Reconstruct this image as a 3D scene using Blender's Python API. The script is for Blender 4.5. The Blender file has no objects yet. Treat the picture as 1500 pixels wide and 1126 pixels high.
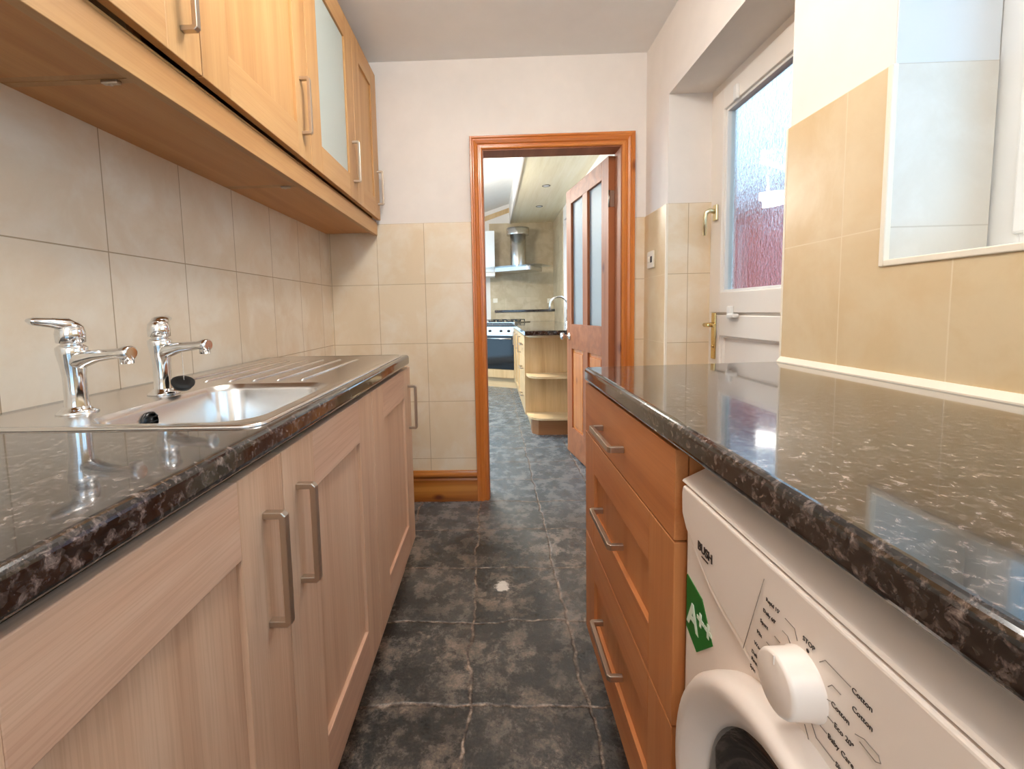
import bpy, bmesh, math, random
from mathutils import Vector, Matrix
S = bpy.context.scene
C = S.collection
random.seed(7)
PI = math.pi

# ------------------------------------------------------------------ camera, sky, exposure
cam = bpy.data.cameras.new('camera')
camo = bpy.data.objects.new('camera', cam); C.objects.link(camo)
cam.sensor_fit = 'HORIZONTAL'; cam.sensor_width = 36.0
cam.lens = 649.6 / 1500 * 36.0
cam.shift_x = (750 - 704.96) / 1500
cam.shift_y = (509.54 - 563) / 1500
cam.clip_start = 0.01
_r = Vector((0.99945932, 0.02432344, -0.02212304)); _u = Vector((0.0200327, 0.0830586, 0.99634329)); _f = Vector((-0.02607201, 0.99624778, -0.08252643))
m = Matrix((( _r.x, _u.x, -_f.x, 0), (_r.y, _u.y, -_f.y, 0), (_r.z, _u.z, -_f.z, 1.0859), (0, 0, 0, 1)))
camo.matrix_world = m
S.camera = camo

w = bpy.data.worlds.new('overcast_sky'); S.world = w; w.use_nodes = True
bg = w.node_tree.nodes['Background']
bg.inputs[0].default_value = (0.74, 0.88, 1.0, 1); bg.inputs[1].default_value = 1.2

S.view_settings.view_transform = 'Standard'
S.view_settings.look = 'None'
S.view_settings.gamma = 1.0
S.view_settings.use_curve_mapping = False
S.view_settings.exposure = 1.72
try:
    S.cycles.max_bounces = 10; S.cycles.diffuse_bounces = 6; S.cycles.glossy_bounces = 5
    S.cycles.transmission_bounces = 8; S.cycles.transparent_max_bounces = 12
    S.cycles.sample_clamp_indirect = 6.0; S.cycles.use_denoising = True
    S.cycles.caustics_reflective = False; S.cycles.caustics_refractive = False
except Exception:
    pass

LAMP_E = 13.5          # kitchen ceiling light
FARLAMP_E = 30.0       # ceiling light of the room beyond

# ------------------------------------------------------------------ materials
def srgb(r, g, b):
    f = lambda c: (c / 12.92 if c <= 0.04045 else ((c + 0.055) / 1.055) ** 2.4)
    return (f(r / 255), f(g / 255), f(b / 255), 1)

class NT:
    def __init__(s, name):
        s.m = bpy.data.materials.new(name); s.m.use_nodes = True
        s.t = s.m.node_tree; s.n = s.t.nodes; s.l = s.t.links
        s.b = s.n['Principled BSDF']; s.out = s.n['Material Output']
    def add(s, typ, **kw):
        n = s.n.new(typ)
        for k, v in kw.items(): setattr(n, k, v)
        return n
    def link(s, a, b): s.l.new(a, b)
    def coords(s, scale=(1, 1, 1), loc=(0, 0, 0), rot=(0, 0, 0), rand=False):
        tc = s.add('ShaderNodeTexCoord'); mp = s.add('ShaderNodeMapping')
        mp.inputs['Scale'].default_value = scale; mp.inputs['Location'].default_value = loc; mp.inputs['Rotation'].default_value = rot
        src = tc.outputs['Object']
        if rand:
            oi = s.add('ShaderNodeObjectInfo'); va = s.add('ShaderNodeVectorMath', operation='MULTIPLY_ADD')
            va.inputs[1].default_value = (3.1, 3.1, 3.1)
            s.link(oi.outputs['Random'], va.inputs[0]); s.link(src, va.inputs[2]); src = va.outputs[0]
        s.link(src, mp.inputs['Vector'])
        return mp.outputs[0]
    def noise(s, vec, scale, detail=4, rough=0.55, dist=0.0):
        n = s.add('ShaderNodeTexNoise'); n.inputs['Scale'].default_value = scale; n.inputs['Detail'].default_value = detail
        n.inputs['Roughness'].default_value = rough; n.inputs['Distortion'].default_value = dist
        s.link(vec, n.inputs['Vector']); return n.outputs['Fac']
    def ramp(s, fac, stops):
        n = s.add('ShaderNodeValToRGB'); e = n.color_ramp.elements
        while len(e) < len(stops): e.new(0.5)
        for i, (p, c) in enumerate(stops): e[i].position = p; e[i].color = c
        s.link(fac, n.inputs[0]); return n.outputs[0]
    def mix(s, fac, a, b, mode='MIX'):
        n = s.add('ShaderNodeMix', data_type='RGBA', blend_type=mode)
        for sock, v in ((n.inputs[0], fac), (n.inputs[6], a), (n.inputs[7], b)):
            if hasattr(v, 'is_linked') or hasattr(v, 'links'): s.link(v, sock)
            else: sock.default_value = v
        return n.outputs[2]
    def math(s, op, a, b=0.0):
        n = s.add('ShaderNodeMath', operation=op)
        for i, v in enumerate((a, b)):
            if hasattr(v, 'links'): s.link(v, n.inputs[i])
            else: n.inputs[i].default_value = v
        return n.outputs[0]
    def bump(s, h, strength=0.2, dist=0.002):
        n = s.add('ShaderNodeBump'); n.inputs['Strength'].default_value = strength; n.inputs['Distance'].default_value = dist
        s.link(h, n.inputs['Height']); s.link(n.outputs[0], s.b.inputs['Normal']); return n
    def base(s, c):
        if hasattr(c, 'links'): s.link(c, s.b.inputs['Base Color'])
        else: s.b.inputs['Base Color'].default_value = c
    def set(s, **kw):
        for k, v in kw.items(): s.b.inputs[k.replace('_', ' ')].default_value = v

K = (0, 0, 0, 1); Wt = (1, 1, 1, 1)

def plain(name, col, rough=0.5, metal=0.0, noise=0.0):
    t = NT(name)
    if noise:
        v = t.coords(); f = t.noise(v, 9, 3)
        c = t.ramp(f, [(0.3, tuple(x * (1 - noise) for x in col[:3]) + (1,)), (0.7, col)]); t.base(c)
    else:
        v = t.coords(); f = t.noise(v, 40, 2); t.base(t.mix(t.math('MULTIPLY', f, 0.06), col, tuple(x * 0.8 for x in col[:3]) + (1,)))
    t.set(Roughness=rough, Metallic=metal); return t.m

def wood(name, c0, c1, c2, axis='Z', rough=0.42, fib=1.0):
    t = NT(name)
    sc = {'X': (0.06, 1, 1), 'Y': (1, 0.06, 1), 'Z': (1, 1, 0.06)}[axis]
    sf = {'X': (0.02, 1, 1), 'Y': (1, 0.02, 1), 'Z': (1, 1, 0.02)}[axis]
    v = t.coords(sc, rand=True); a = t.noise(v, 14, 4, 0.55, 0.6)
    v2 = t.coords(sf, rand=True); b = t.noise(v2, 260, 3, 0.6)
    col = t.ramp(a, [(0.3, c0), (0.5, c1), (0.72, c2)])
    fibre = t.ramp(b, [(0.40, (0.70, 0.60, 0.52, 1)), (0.54, Wt)])
    col = t.mix(0.28 * fib, col, t.mix(1.0, col, fibre, 'MULTIPLY'))
    t.base(col); t.set(Roughness=rough); t.bump(b, 0.06, 0.0006)
    return t.m

def pine(name, axis, c0, c1, c2, rough=0.25):
    t = NT(name)
    sc = {'X': (0.05, 1, 1), 'Y': (1, 0.05, 1), 'Z': (1, 1, 0.05)}[axis]
    sk = {'X': (0.5, 0, 0.9), 'Y': (0, 0.5, 0.9), 'Z': (0.9, 0.3, 0.5)}[axis]
    v = t.coords(sc, rand=True); a = t.noise(v, 17, 3, 0.45, 0.5)
    col = t.ramp(a, [(0.3, c0), (0.5, c1), (0.72, c2)])
    vk = t.coords(sk, rand=True)
    vo = t.add('ShaderNodeTexVoronoi'); vo.inputs['Scale'].default_value = 7.5; vo.inputs['Randomness'].default_value = 1.0
    t.link(vk, vo.inputs['Vector'])
    kn = t.ramp(vo.outputs['Distance'], [(0.05, Wt), (0.16, K)])
    col = t.mix(t.math('MULTIPLY', kn, 0.85), col, srgb(96, 32, 8))
    t.base(col); t.set(Roughness=rough, Coat_Weight=0.25 if rough < 0.35 else 0.0, Coat_Roughness=0.15)
    return t.m

def tiles(name, plane, u0, w0, w=0.2625, h=0.3322, c1=None, c2=None, grout=None, mottle=None):
    """stack-bond wall tiles; plane 'XZ' or 'YZ'; u0,w0 = world place of one joint crossing"""
    t = NT(name)
    tc = t.add('ShaderNodeTexCoord'); sp = t.add('ShaderNodeSeparateXYZ'); cb = t.add('ShaderNodeCombineXYZ')
    t.link(tc.outputs['Object'], sp.inputs[0])
    t.link(sp.outputs[0 if plane == 'XZ' else 1], cb.inputs[0]); t.link(sp.outputs[2], cb.inputs[1])
    mp = t.add('ShaderNodeMapping'); mp.inputs['Location'].default_value = (-u0 + 40 * w + w * 0, -w0 + 40 * h, 0)
    t.link(cb.outputs[0], mp.inputs[0])
    br = t.add('ShaderNodeTexBrick'); br.offset = 0.0; br.squash = 1.0
    br.inputs['Scale'].default_value = 1.0; br.inputs['Brick Width'].default_value = w; br.inputs['Row Height'].default_value = h
    br.inputs['Mortar Size'].default_value = 0.0016; br.inputs['Mortar Smooth'].default_value = 0.15
    br.inputs['Color1'].default_value = (0.0, 0, 0, 1); br.inputs['Color2'].default_value = (1, 1, 1, 1); br.inputs['Mortar'].default_value = (0.5, 0.5, 0.5, 1)
    t.link(mp.outputs[0], br.inputs['Vector'])
    v = t.coords(); n1 = t.noise(v, 5.5, 5, 0.6, 0.4); n2 = t.noise(v, 90, 3)
    col = t.mix(br.outputs['Color'], c1, c2)
    patch = t.ramp(n1, [(0.42, K), (0.60, Wt)])
    col = t.mix(t.math('MULTIPLY', patch, 0.75), col, mottle)
    n4 = t.noise(t.coords((1, 1, 0.6), (3, 1, 2)), 3.4, 4, 0.6)
    col = t.mix(t.math('MULTIPLY', t.ramp(n4, [(0.52, K), (0.70, Wt)]), 0.30), col, tuple(x * y for x, y in zip(c1[:3], (0.86, 0.76, 0.62))) + (1,))
    col = t.mix(t.math('MULTIPLY', n2, 0.10), col, tuple(x * 0.7 for x in c1[:3]) + (1,))
    col = t.mix(br.outputs['Fac'], col, grout)
    t.base(col); t.set(Roughness=0.3)
    rg = t.mix(br.outputs['Fac'], (0.30, 0.30, 0.30, 1), (0.8, 0.8, 0.8, 1)); t.link(rg, t.b.inputs['Roughness'])
    inv = t.math('SUBTRACT', 1.0, br.outputs['Fac']); hgt = t.math('ADD', inv, t.math('MULTIPLY', n1, 0.25))
    t.bump(hgt, 0.35, 0.0015)
    return t.m

def worktop_mat(name):
    t = NT(name); v = t.coords()
    n = t.noise(v, 92, 5, 0.68, 0.5)
    fl = t.ramp(n, [(0.42, srgb(24, 21, 21)), (0.52, srgb(50, 43, 41)), (0.60, srgb(98, 85, 80)), (0.70, srgb(150, 136, 128))])
    vo = t.add('ShaderNodeTexVoronoi'); vo.inputs['Scale'].default_value = 210; t.link(v, vo.inputs['Vector'])
    sep = t.add('ShaderNodeSeparateColor'); t.link(vo.outputs['Color'], sep.inputs[0])
    cell = t.ramp(sep.outputs[0], [(0.80, K), (0.86, Wt)])
    col = t.mix(t.math('MULTIPLY', cell, 0.22), fl, srgb(100, 90, 84))
    cell2 = t.ramp(sep.outputs[1], [(0.72, K), (0.78, Wt)])
    col = t.mix(t.math('MULTIPLY', cell2, 0.5), col, srgb(18, 17, 18))
    t.base(col); t.set(Roughness=0.10, IOR=1.5, Coat_Weight=0.5, Coat_Roughness=0.025)
    t.bump(t.noise(v, 30, 2), 0.03, 0.001)
    return t.m

def slate_mat(name, x0, y0, tint):
    t = NT(name)
    v = t.coords(); nd = t.add('ShaderNodeTexNoise'); nd.inputs['Scale'].default_value = 7; nd.inputs['Detail'].default_value = 3; t.link(v, nd.inputs['Vector'])
    sub = t.add('ShaderNodeVectorMath', operation='SUBTRACT'); sub.inputs[1].default_value = (0.5, 0.5, 0.5); t.link(nd.outputs['Color'], sub.inputs[0])
    ma = t.add('ShaderNodeVectorMath', operation='MULTIPLY_ADD'); ma.inputs[1].default_value = (0.06, 0.06, 0); t.link(sub.outputs[0], ma.inputs[0])
    tc = t.add('ShaderNodeTexCoord'); mp = t.add('ShaderNodeMapping'); mp.inputs['Location'].default_value = (-x0 + 0.33 * 20, -y0 + 0.33 * 20, 0)
    t.link(tc.outputs['Object'], mp.inputs[0]); t.link(mp.outputs[0], ma.inputs[2])
    br = t.add('ShaderNodeTexBrick'); br.offset = 0.0
    br.inputs['Scale'].default_value = 1; br.inputs['Brick Width'].default_value = 0.33; br.inputs['Row Height'].default_value = 0.33
    br.inputs['Mortar Size'].default_value = 0.007; br.inputs['Mortar Smooth'].default_value = 0.8
    br.inputs['Color1'].default_value = K; br.inputs['Color2'].default_value = Wt; br.inputs['Mortar'].default_value = (0.5, 0.5, 0.5, 1)
    t.link(ma.outputs[0], br.inputs['Vector'])
    n1 = t.noise(v, 10, 11, 0.74, 0.15); n2 = t.noise(v, 24, 9, 0.78, 0.1); n3 = t.noise(v, 2.9, 5, 0.62)
    col = t.ramp(n1, [(0.38, srgb(20, 22, 23)), (0.46, srgb(54, 53, 51)), (0.53, srgb(86, 79, 72)), (0.63, srgb(160, 141, 125))])
    col = t.mix(t.math('MULTIPLY', br.outputs['Color'], 0.5), col, t.mix(n1, srgb(56, 58, 60), srgb(140, 138, 134)))
    col = t.mix(t.ramp(n3, [(0.36, (0.55, 0.55, 0.55, 1)), (0.56, K)]), col, srgb(26, 27, 28))
    bloom = t.math('MULTIPLY', t.ramp(n2, [(0.52, K), (0.66, Wt)]), t.ramp(n3, [(0.46, K), (0.62, Wt)]))
    col = t.mix(t.math('MULTIPLY', bloom, 0.95), col, srgb(178, 160, 146))
    n5 = t.noise(v, 130, 4, 0.7)
    col = t.mix(0.75, col, t.mix(1.0, col, t.ramp(n5, [(0.36, (0.45, 0.45, 0.45, 1)), (0.62, (1.35, 1.32, 1.28, 1))]), 'MULTIPLY'))
    # fewer stains from the doorway on, plus bluish daylight sheen painted into the colour
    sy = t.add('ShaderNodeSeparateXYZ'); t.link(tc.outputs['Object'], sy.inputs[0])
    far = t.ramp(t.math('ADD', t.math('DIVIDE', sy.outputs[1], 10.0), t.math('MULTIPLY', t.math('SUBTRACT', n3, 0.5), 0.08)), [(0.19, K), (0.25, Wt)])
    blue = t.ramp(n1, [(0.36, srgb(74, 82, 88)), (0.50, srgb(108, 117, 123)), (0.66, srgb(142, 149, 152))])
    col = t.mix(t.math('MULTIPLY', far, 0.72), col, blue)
    # the white chipped patch in one slate
    g = t.add('ShaderNodeVectorMath', operation='DISTANCE'); g.inputs[1].default_value = (0.017, 1.674, 0)
    mc = t.add('ShaderNodeVectorMath', operation='MULTIPLY_ADD'); mc.inputs[1].default_value = (0.03, 0.03, 0); t.link(sub.outputs[0], mc.inputs[0]); t.link(tc.outputs['Object'], mc.inputs[2])
    t.link(mc.outputs[0], g.inputs[0])
    chip = t.ramp(t.math('ADD', g.outputs['Value'], t.math('MULTIPLY', t.math('SUBTRACT', n2, 0.5), 0.12)), [(0.025, Wt), (0.030, K)])
    gm = t.ramp(n2, [(0.38, srgb(40, 36, 34)), (0.50, srgb(116, 102, 92)), (0.64, srgb(196, 178, 162))])
    col = t.mix(br.outputs['Fac'], col, gm)
    col = t.mix(chip, col, srgb(226, 220, 212))
    t.base(col)
    rr = t.ramp(n1, [(0.3, (0.17, 0.17, 0.17, 1)), (0.7, (0.36, 0.36, 0.36, 1))]); t.link(rr, t.b.inputs['Roughness'])
    hgt = t.math('ADD', t.math('ADD', n1, t.math('MULTIPLY', n5, 0.22)), t.math('MULTIPLY', t.math('SUBTRACT', 1.0, br.outputs['Fac']), 0.8))
    t.bump(hgt, 0.7, 0.005)
    return t.m

def metal(name, col, rough, brushed=None):
    t = NT(name); v = t.coords(brushed or (1, 1, 1)); n = t.noise(v, 120, 3)
    t.base(t.mix(t.math('MULTIPLY', n, 0.25), col, tuple(x * 0.75 for x in col[:3]) + (1,)))
    t.set(Metallic=1.0, Roughness=rough)
    return t.m

def schlick(t):
    lw = t.add('ShaderNodeLayerWeight')
    return t.math('ADD', 0.03, t.math('MULTIPLY', 0.97, t.math('POWER', lw.outputs['Facing'], 5.0)))

def clear_glass(name, tint=(0.9, 0.96, 1.0, 1)):
    t = NT(name); t.n.remove(t.b)
    tr = t.add('ShaderNodeBsdfTransparent'); tr.inputs[0].default_value = tint
    gl = t.add('ShaderNodeBsdfGlossy'); gl.inputs['Roughness'].default_value = 0.01
    mx = t.add('ShaderNodeMixShader'); t.link(schlick(t), mx.inputs[0]); t.link(tr.outputs[0], mx.inputs[1]); t.link(gl.outputs[0], mx.inputs[2])
    t.link(mx.outputs[0], t.out.inputs[0]); return t.m

def obscure_glass(name):
    t = NT(name); t.n.remove(t.b)
    v = t.coords((1, 1, 0.55)); n = t.noise(v, 62, 2, 0.5, 0.9); n2 = t.noise(v, 170, 2)
    h = t.math('ADD', n, t.math('MULTIPLY', n2, 0.35))
    bm = t.add('ShaderNodeBump'); bm.inputs['Strength'].default_value = 0.9; bm.inputs['Distance'].default_value = 0.006; t.link(h, bm.inputs['Height'])
    rf = t.add('ShaderNodeBsdfRefraction'); rf.inputs['IOR'].default_value = 1.32; rf.inputs['Roughness'].default_value = 0.08; rf.inputs[0].default_value = (0.9, 0.96, 1, 1)
    t.link(bm.outputs[0], rf.inputs['Normal'])
    gl = t.add('ShaderNodeBsdfGlossy'); gl.inputs['Roughness'].default_value = 0.15; t.link(bm.outputs[0], gl.inputs['Normal'])
    tr = t.add('ShaderNodeBsdfTransparent'); tr.inputs[0].default_value = (0.88, 0.95, 1, 1)
    m1 = t.add('ShaderNodeMixShader'); m1.inputs[0].default_value = 0.42; t.link(rf.outputs[0], m1.inputs[1]); t.link(tr.outputs[0], m1.inputs[2])
    m2 = t.add('ShaderNodeMixShader'); t.link(schlick(t), m2.inputs[0]); t.link(m1.outputs[0], m2.inputs[1]); t.link(gl.outputs[0], m2.inputs[2])
    t.link(m2.outputs[0], t.out.inputs[0]); return t.m

def emit(name, col, e):
    t = NT(name); t.base(col); t.b.inputs['Emission Color'].default_value = col; t.b.inputs['Emission Strength'].default_value = e
    return t.m

M = {}
M['plaster'] = plain('cream_plaster', srgb(239, 232, 225), 0.85, noise=0.04)
M['ceiling'] = plain('white_ceiling_paint', srgb(240, 239, 237), 0.9, noise=0.03)
M['reveal_paint'] = plain('white_reveal_paint', srgb(226, 228, 229), 0.6)
TL = dict(c1=srgb(228, 207, 180), c2=srgb(234, 215, 190), grout=srgb(184, 160, 130), mottle=srgb(242, 230, 212))
M['tile_left'] = tiles('cream_wall_tiles_left', 'YZ', 1.0401, 1.2446, **TL)
M['tile_back'] = tiles('cream_wall_tiles_back', 'XZ', -0.6311, 1.2446, c1=srgb(230, 209, 177), c2=srgb(234, 215, 186), grout=srgb(190, 166, 132), mottle=srgb(240, 228, 208))
M['tile_right'] = tiles('beige_wall_tiles_right', 'YZ', 1.1009, 1.2446, c1=srgb(217, 190, 146), c2=srgb(222, 197, 156), grout=srgb(232, 214, 184), mottle=srgb(226, 206, 170))
M['tile_reveal_xz'] = tiles('pale_reveal_tiles', 'XZ', 0.84 + 0.2625, 1.2446, c1=srgb(218, 210, 197), c2=srgb(222, 215, 203), grout=srgb(205, 196, 182), mottle=srgb(230, 225, 216))
M['tile_far'] = tiles('sand_stone_tiles', 'XZ', 0.0, 1.09, 0.2, 0.2, c1=srgb(204, 186, 154), c2=srgb(212, 194, 164), grout=srgb(194, 176, 146), mottle=srgb(186, 164, 130))
M['tile_farside'] = tiles('sand_stone_tiles_side', 'YZ', 0.0, 1.09, 0.2, 0.2, c1=srgb(204, 186, 154), c2=srgb(212, 194, 164), grout=srgb(194, 176, 146), mottle=srgb(186, 164, 130))
M['trim_white'] = plain('cream_tile_bead', srgb(244, 234, 216), 0.4)
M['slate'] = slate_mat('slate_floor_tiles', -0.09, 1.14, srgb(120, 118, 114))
M['base_v'] = wood('limed_oak_vertical', srgb(198, 157, 127), srgb(212, 174, 144), srgb(221, 188, 159), 'Z')
M['base_h'] = wood('limed_oak_horizontal', srgb(196, 153, 127), srgb(211, 172, 145), srgb(221, 188, 162), 'Y')
M['wall_v'] = wood('honey_oak_vertical', srgb(182, 134, 82), srgb(194, 148, 95), srgb(203, 160, 108), 'Z', fib=0.6)
M['wall_h'] = wood('honey_oak_horizontal', srgb(180, 130, 78), srgb(194, 148, 95), srgb(203, 160, 108), 'Y', fib=0.6)
M['under'] = wood('cabinet_underside_oak', srgb(196, 136, 78), srgb(206, 148, 88), srgb(214, 160, 100), 'Y', fib=0.5)
M['draw_v'] = wood('amber_oak_vertical', srgb(186, 118, 66), srgb(202, 134, 80), srgb(210, 146, 92), 'Z', fib=0.6)
M['draw_h'] = wood('amber_oak_horizontal', srgb(184, 114, 62), srgb(202, 132, 78), srgb(210, 146, 92), 'Y', fib=0.6)
M['far_v'] = wood('pale_beech_vertical', srgb(196, 160, 112), srgb(210, 176, 128), srgb(218, 188, 142), 'Z')
M['far_shelf'] = wood('pale_beech_shelf', srgb(212, 176, 128), srgb(224, 192, 146), srgb(230, 202, 160), 'X')
M['far_plinth'] = wood('brown_plinth', srgb(140, 92, 54), srgb(158, 106, 64), srgb(166, 116, 72), 'X')
M['carcass'] = plain('melamine_carcass', srgb(150, 118, 86), 0.6)
M['dark_gap'] = plain('dark_reveal', srgb(40, 28, 20), 0.7)
M['clad'] = wood('cream_ceiling_cladding', srgb(234, 220, 184), srgb(242, 230, 198), srgb(246, 236, 210), 'Y', fib=0.4)
PO = (srgb(190, 104, 40), srgb(206, 122, 52), srgb(218, 140, 68))
M['pine_z'] = pine('varnished_pine_upright', 'Z', *PO)
M['pine_x'] = pine('varnished_pine_level', 'X', *PO)
PD = (srgb(150, 86, 48), srgb(166, 100, 60), srgb(180, 114, 72))
M['pined_z'] = pine('stained_pine_upright', 'Z', *PD, rough=0.5)
M['pined_y'] = pine('stained_pine_level', 'Y', *PD, rough=0.5)
M['skirt'] = pine('varnished_skirting_pine', 'X', srgb(140, 78, 26), srgb(176, 106, 40), srgb(206, 138, 62))
M['worktop'] = worktop_mat('speckled_black_laminate')
M['nickel'] = metal('brushed_nickel', (0.56, 0.47, 0.38, 1), 0.32, (1, 1, 0.05))
M['chrome'] = metal('chrome', (0.82, 0.81, 0.80, 1), 0.06)
M['steel'] = metal('brushed_stainless_steel', (0.74, 0.71, 0.68, 1), 0.24, (1, 0.06, 1))
M['brass'] = metal('polished_brass', (0.78, 0.58, 0.24, 1), 0.22)
M['cream_handle'] = metal('pale_gold_handle', (0.86, 0.78, 0.52, 1), 0.3)
M['pvc'] = plain('white_upvc', srgb(240, 234, 226), 0.35)
M['pvc_cool'] = plain('white_upvc_window', srgb(238, 238, 236), 0.35)
M['rubber'] = plain('black_rubber', srgb(24, 22, 21), 0.55)
M['black'] = plain('black_plastic', srgb(16, 15, 15), 0.3)
M['washer'] = plain('white_enamel', srgb(240, 228, 218), 0.28)
M['knobw'] = plain('white_knob_plastic', srgb(242, 230, 220), 0.35)
M['ink'] = plain('dark_printing_ink', srgb(58, 46, 40), 0.6)
M['inkgrey'] = plain('grey_printed_line', srgb(140, 126, 116), 0.6)
M['green'] = plain('green_sticker', srgb(22, 112, 32), 0.4)
M['stickw'] = plain('white_sticker_print', srgb(226, 240, 222), 0.5)
M['frost'] = None
t = NT('frosted_cabinet_glass'); t.base(srgb(206, 216, 210)); t.set(Roughness=0.35, Transmission_Weight=0.25, IOR=1.3); f = t.noise(t.coords(), 30, 2); t.bump(f, 0.03, 0.001); M['frost'] = t.m
t = NT('tinted_door_glass'); t.base(srgb(30, 24, 22)); t.set(Roughness=0.06, IOR=1.5, Coat_Weight=0.5); M['drum_glass'] = t.m
M['clear'] = clear_glass('clear_window_glass', (0.80, 0.92, 1.0, 1))
M['inner_glass'] = clear_glass('smooth_inner_glass', (0.92, 0.97, 1.0, 1))
M['obscure'] = obscure_glass('rippled_obscure_glass')
t = NT('etched_door_glass'); t.base(srgb(214, 226, 232)); t.set(Roughness=0.45, Transmission_Weight=0.75, IOR=1.2)
f = t.noise(t.coords(), 55, 3); t.bump(f, 0.3, 0.003); M['etched'] = t.m
M['oven_black'] = plain('black_oven_glass', srgb(18, 17, 18), 0.08)
M['switchw'] = plain('white_switch_plastic', srgb(236, 226, 206), 0.35)
M['yard_red'] = plain('red_painted_wall', srgb(226, 108, 104), 0.8, noise=0.15)
M['yard_roof'] = plain('grey_roof_sheet', srgb(196, 202, 208), 0.7, noise=0.1)
M['yard_ground'] = plain('yard_concrete', srgb(150, 146, 140), 0.9, noise=0.2)
M['yard_post'] = plain('white_painted_post', srgb(236, 220, 220), 0.6)
M['lamp'] = emit('lit_opal_lamp', (1.0, 0.965, 0.91, 1), LAMP_E)
M['rear_fill'] = emit('lit_opal_fill_rear', (1.0, 0.965, 0.91, 1), LAMP_E * 0.72)
M['farlamp'] = emit('lit_opal_lamp_beyond', (1.0, 0.95, 0.85, 1), FARLAMP_E)
M['spot'] = plain('brushed_downlight_ring', srgb(120, 112, 100), 0.4, 0.6)

# ------------------------------------------------------------------ mesh helpers
def BM(): return bmesh.new()

def box(bm, x0, x1, y0, y1, z0, z1, bev=0.0, seg=2, mi=0):
    b = bmesh.new()
    bmesh.ops.create_cube(b, size=1.0)
    for v in b.verts: v.co = Vector(((x0 + x1) / 2 + v.co.x * (x1 - x0), (y0 + y1) / 2 + v.co.y * (y1 - y0), (z0 + z1) / 2 + v.co.z * (z1 - z0)))
    if bev > 0: bmesh.ops.bevel(b, geom=b.edges[:], offset=bev, segments=seg, profile=0.5, affect='EDGES')
    for f in b.faces: f.material_index = mi
    merge(bm, b)
    return bm

def merge(bm, b, mat=None):
    if mat is not None: bmesh.ops.transform(b, matrix=mat, verts=b.verts)
    me = bpy.data.meshes.new('tmp'); b.to_mesh(me); b.free(); bm.from_mesh(me); bpy.data.meshes.remove(me)

def prism(bm, pts, frame, d0, d1, bev=0.0, seg=2, mi=0, bev_sharp=None):
    """extrude polygon pts (a,b) from depth d0 to d1; frame = (origin, axis_a, axis_b, axis_d)"""
    o, A, B, D = [Vector(q) for q in frame]
    b = bmesh.new()
    v0 = [b.verts.new(o + A * p[0] + B * p[1] + D * d0) for p in pts]
    v1 = [b.verts.new(o + A * p[0] + B * p[1] + D * d1) for p in pts]
    n = len(pts)
    b.faces.new(v0); b.faces.new(v1[::-1])
    for i in range(n): b.faces.new((v0[i], v0[(i + 1) % n], v1[(i + 1) % n], v1[i]))
    bmesh.ops.recalc_face_normals(b, faces=b.faces[:])
    if bev > 0:
        b.normal_update()
        es = [e for e in b.edges if len(e.link_faces) == 2 and e.calc_face_angle(0) > (bev_sharp or 0.3)]
        bmesh.ops.bevel(b, geom=es, offset=bev, segments=seg, profile=0.5, affect='EDGES')
    for f in b.faces: f.material_index = mi
    merge(bm, b)
    return bm

XZ = ((0, 0, 0), (1, 0, 0), (0, 0, 1), (0, 1, 0))
YZ = ((0, 0, 0), (0, 1, 0), (0, 0, 1), (1, 0, 0))
XY = ((0, 0, 0), (1, 0, 0), (0, 1, 0), (0, 0, 1))

def tube(bm, pts, rad, sides=12, cap=True, flat=1.0, up=(0, 0, 1), mi=0):
    pts = [Vector(p) for p in pts]; n = len(pts)
    if not hasattr(rad, '__len__'): rad = [rad] * n
    if not hasattr(flat, '__len__'): flat = [flat] * n
    b = bmesh.new(); rings = []; prev = None
    for i, p in enumerate(pts):
        d = (pts[min(i + 1, n - 1)] - pts[max(i - 1, 0)]).normalized()
        if prev is None:
            a = Vector(up)
            if abs(a.dot(d)) > 0.95: a = Vector((1, 0, 0))
            a = (a - d * a.dot(d)).normalized()
        else: a = (prev - d * prev.dot(d)).normalized()
        prev = a; c = d.cross(a)
        rings.append([b.verts.new(p + a * math.cos(2 * PI * k / sides) * rad[i] * flat[i] + c * math.sin(2 * PI * k / sides) * rad[i]) for k in range(sides)])
    for i in range(n - 1):
        for k in range(sides):
            f = b.faces.new((rings[i][k], rings[i][(k + 1) % sides], rings[i + 1][(k + 1) % sides], rings[i + 1][k])); f.smooth = True
    if cap: b.faces.new(rings[0][::-1]); b.faces.new(rings[-1])
    for f in b.faces: f.material_index = mi
    bmesh.ops.recalc_face_normals(b, faces=b.faces[:])
    merge(bm, b); return bm

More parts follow.
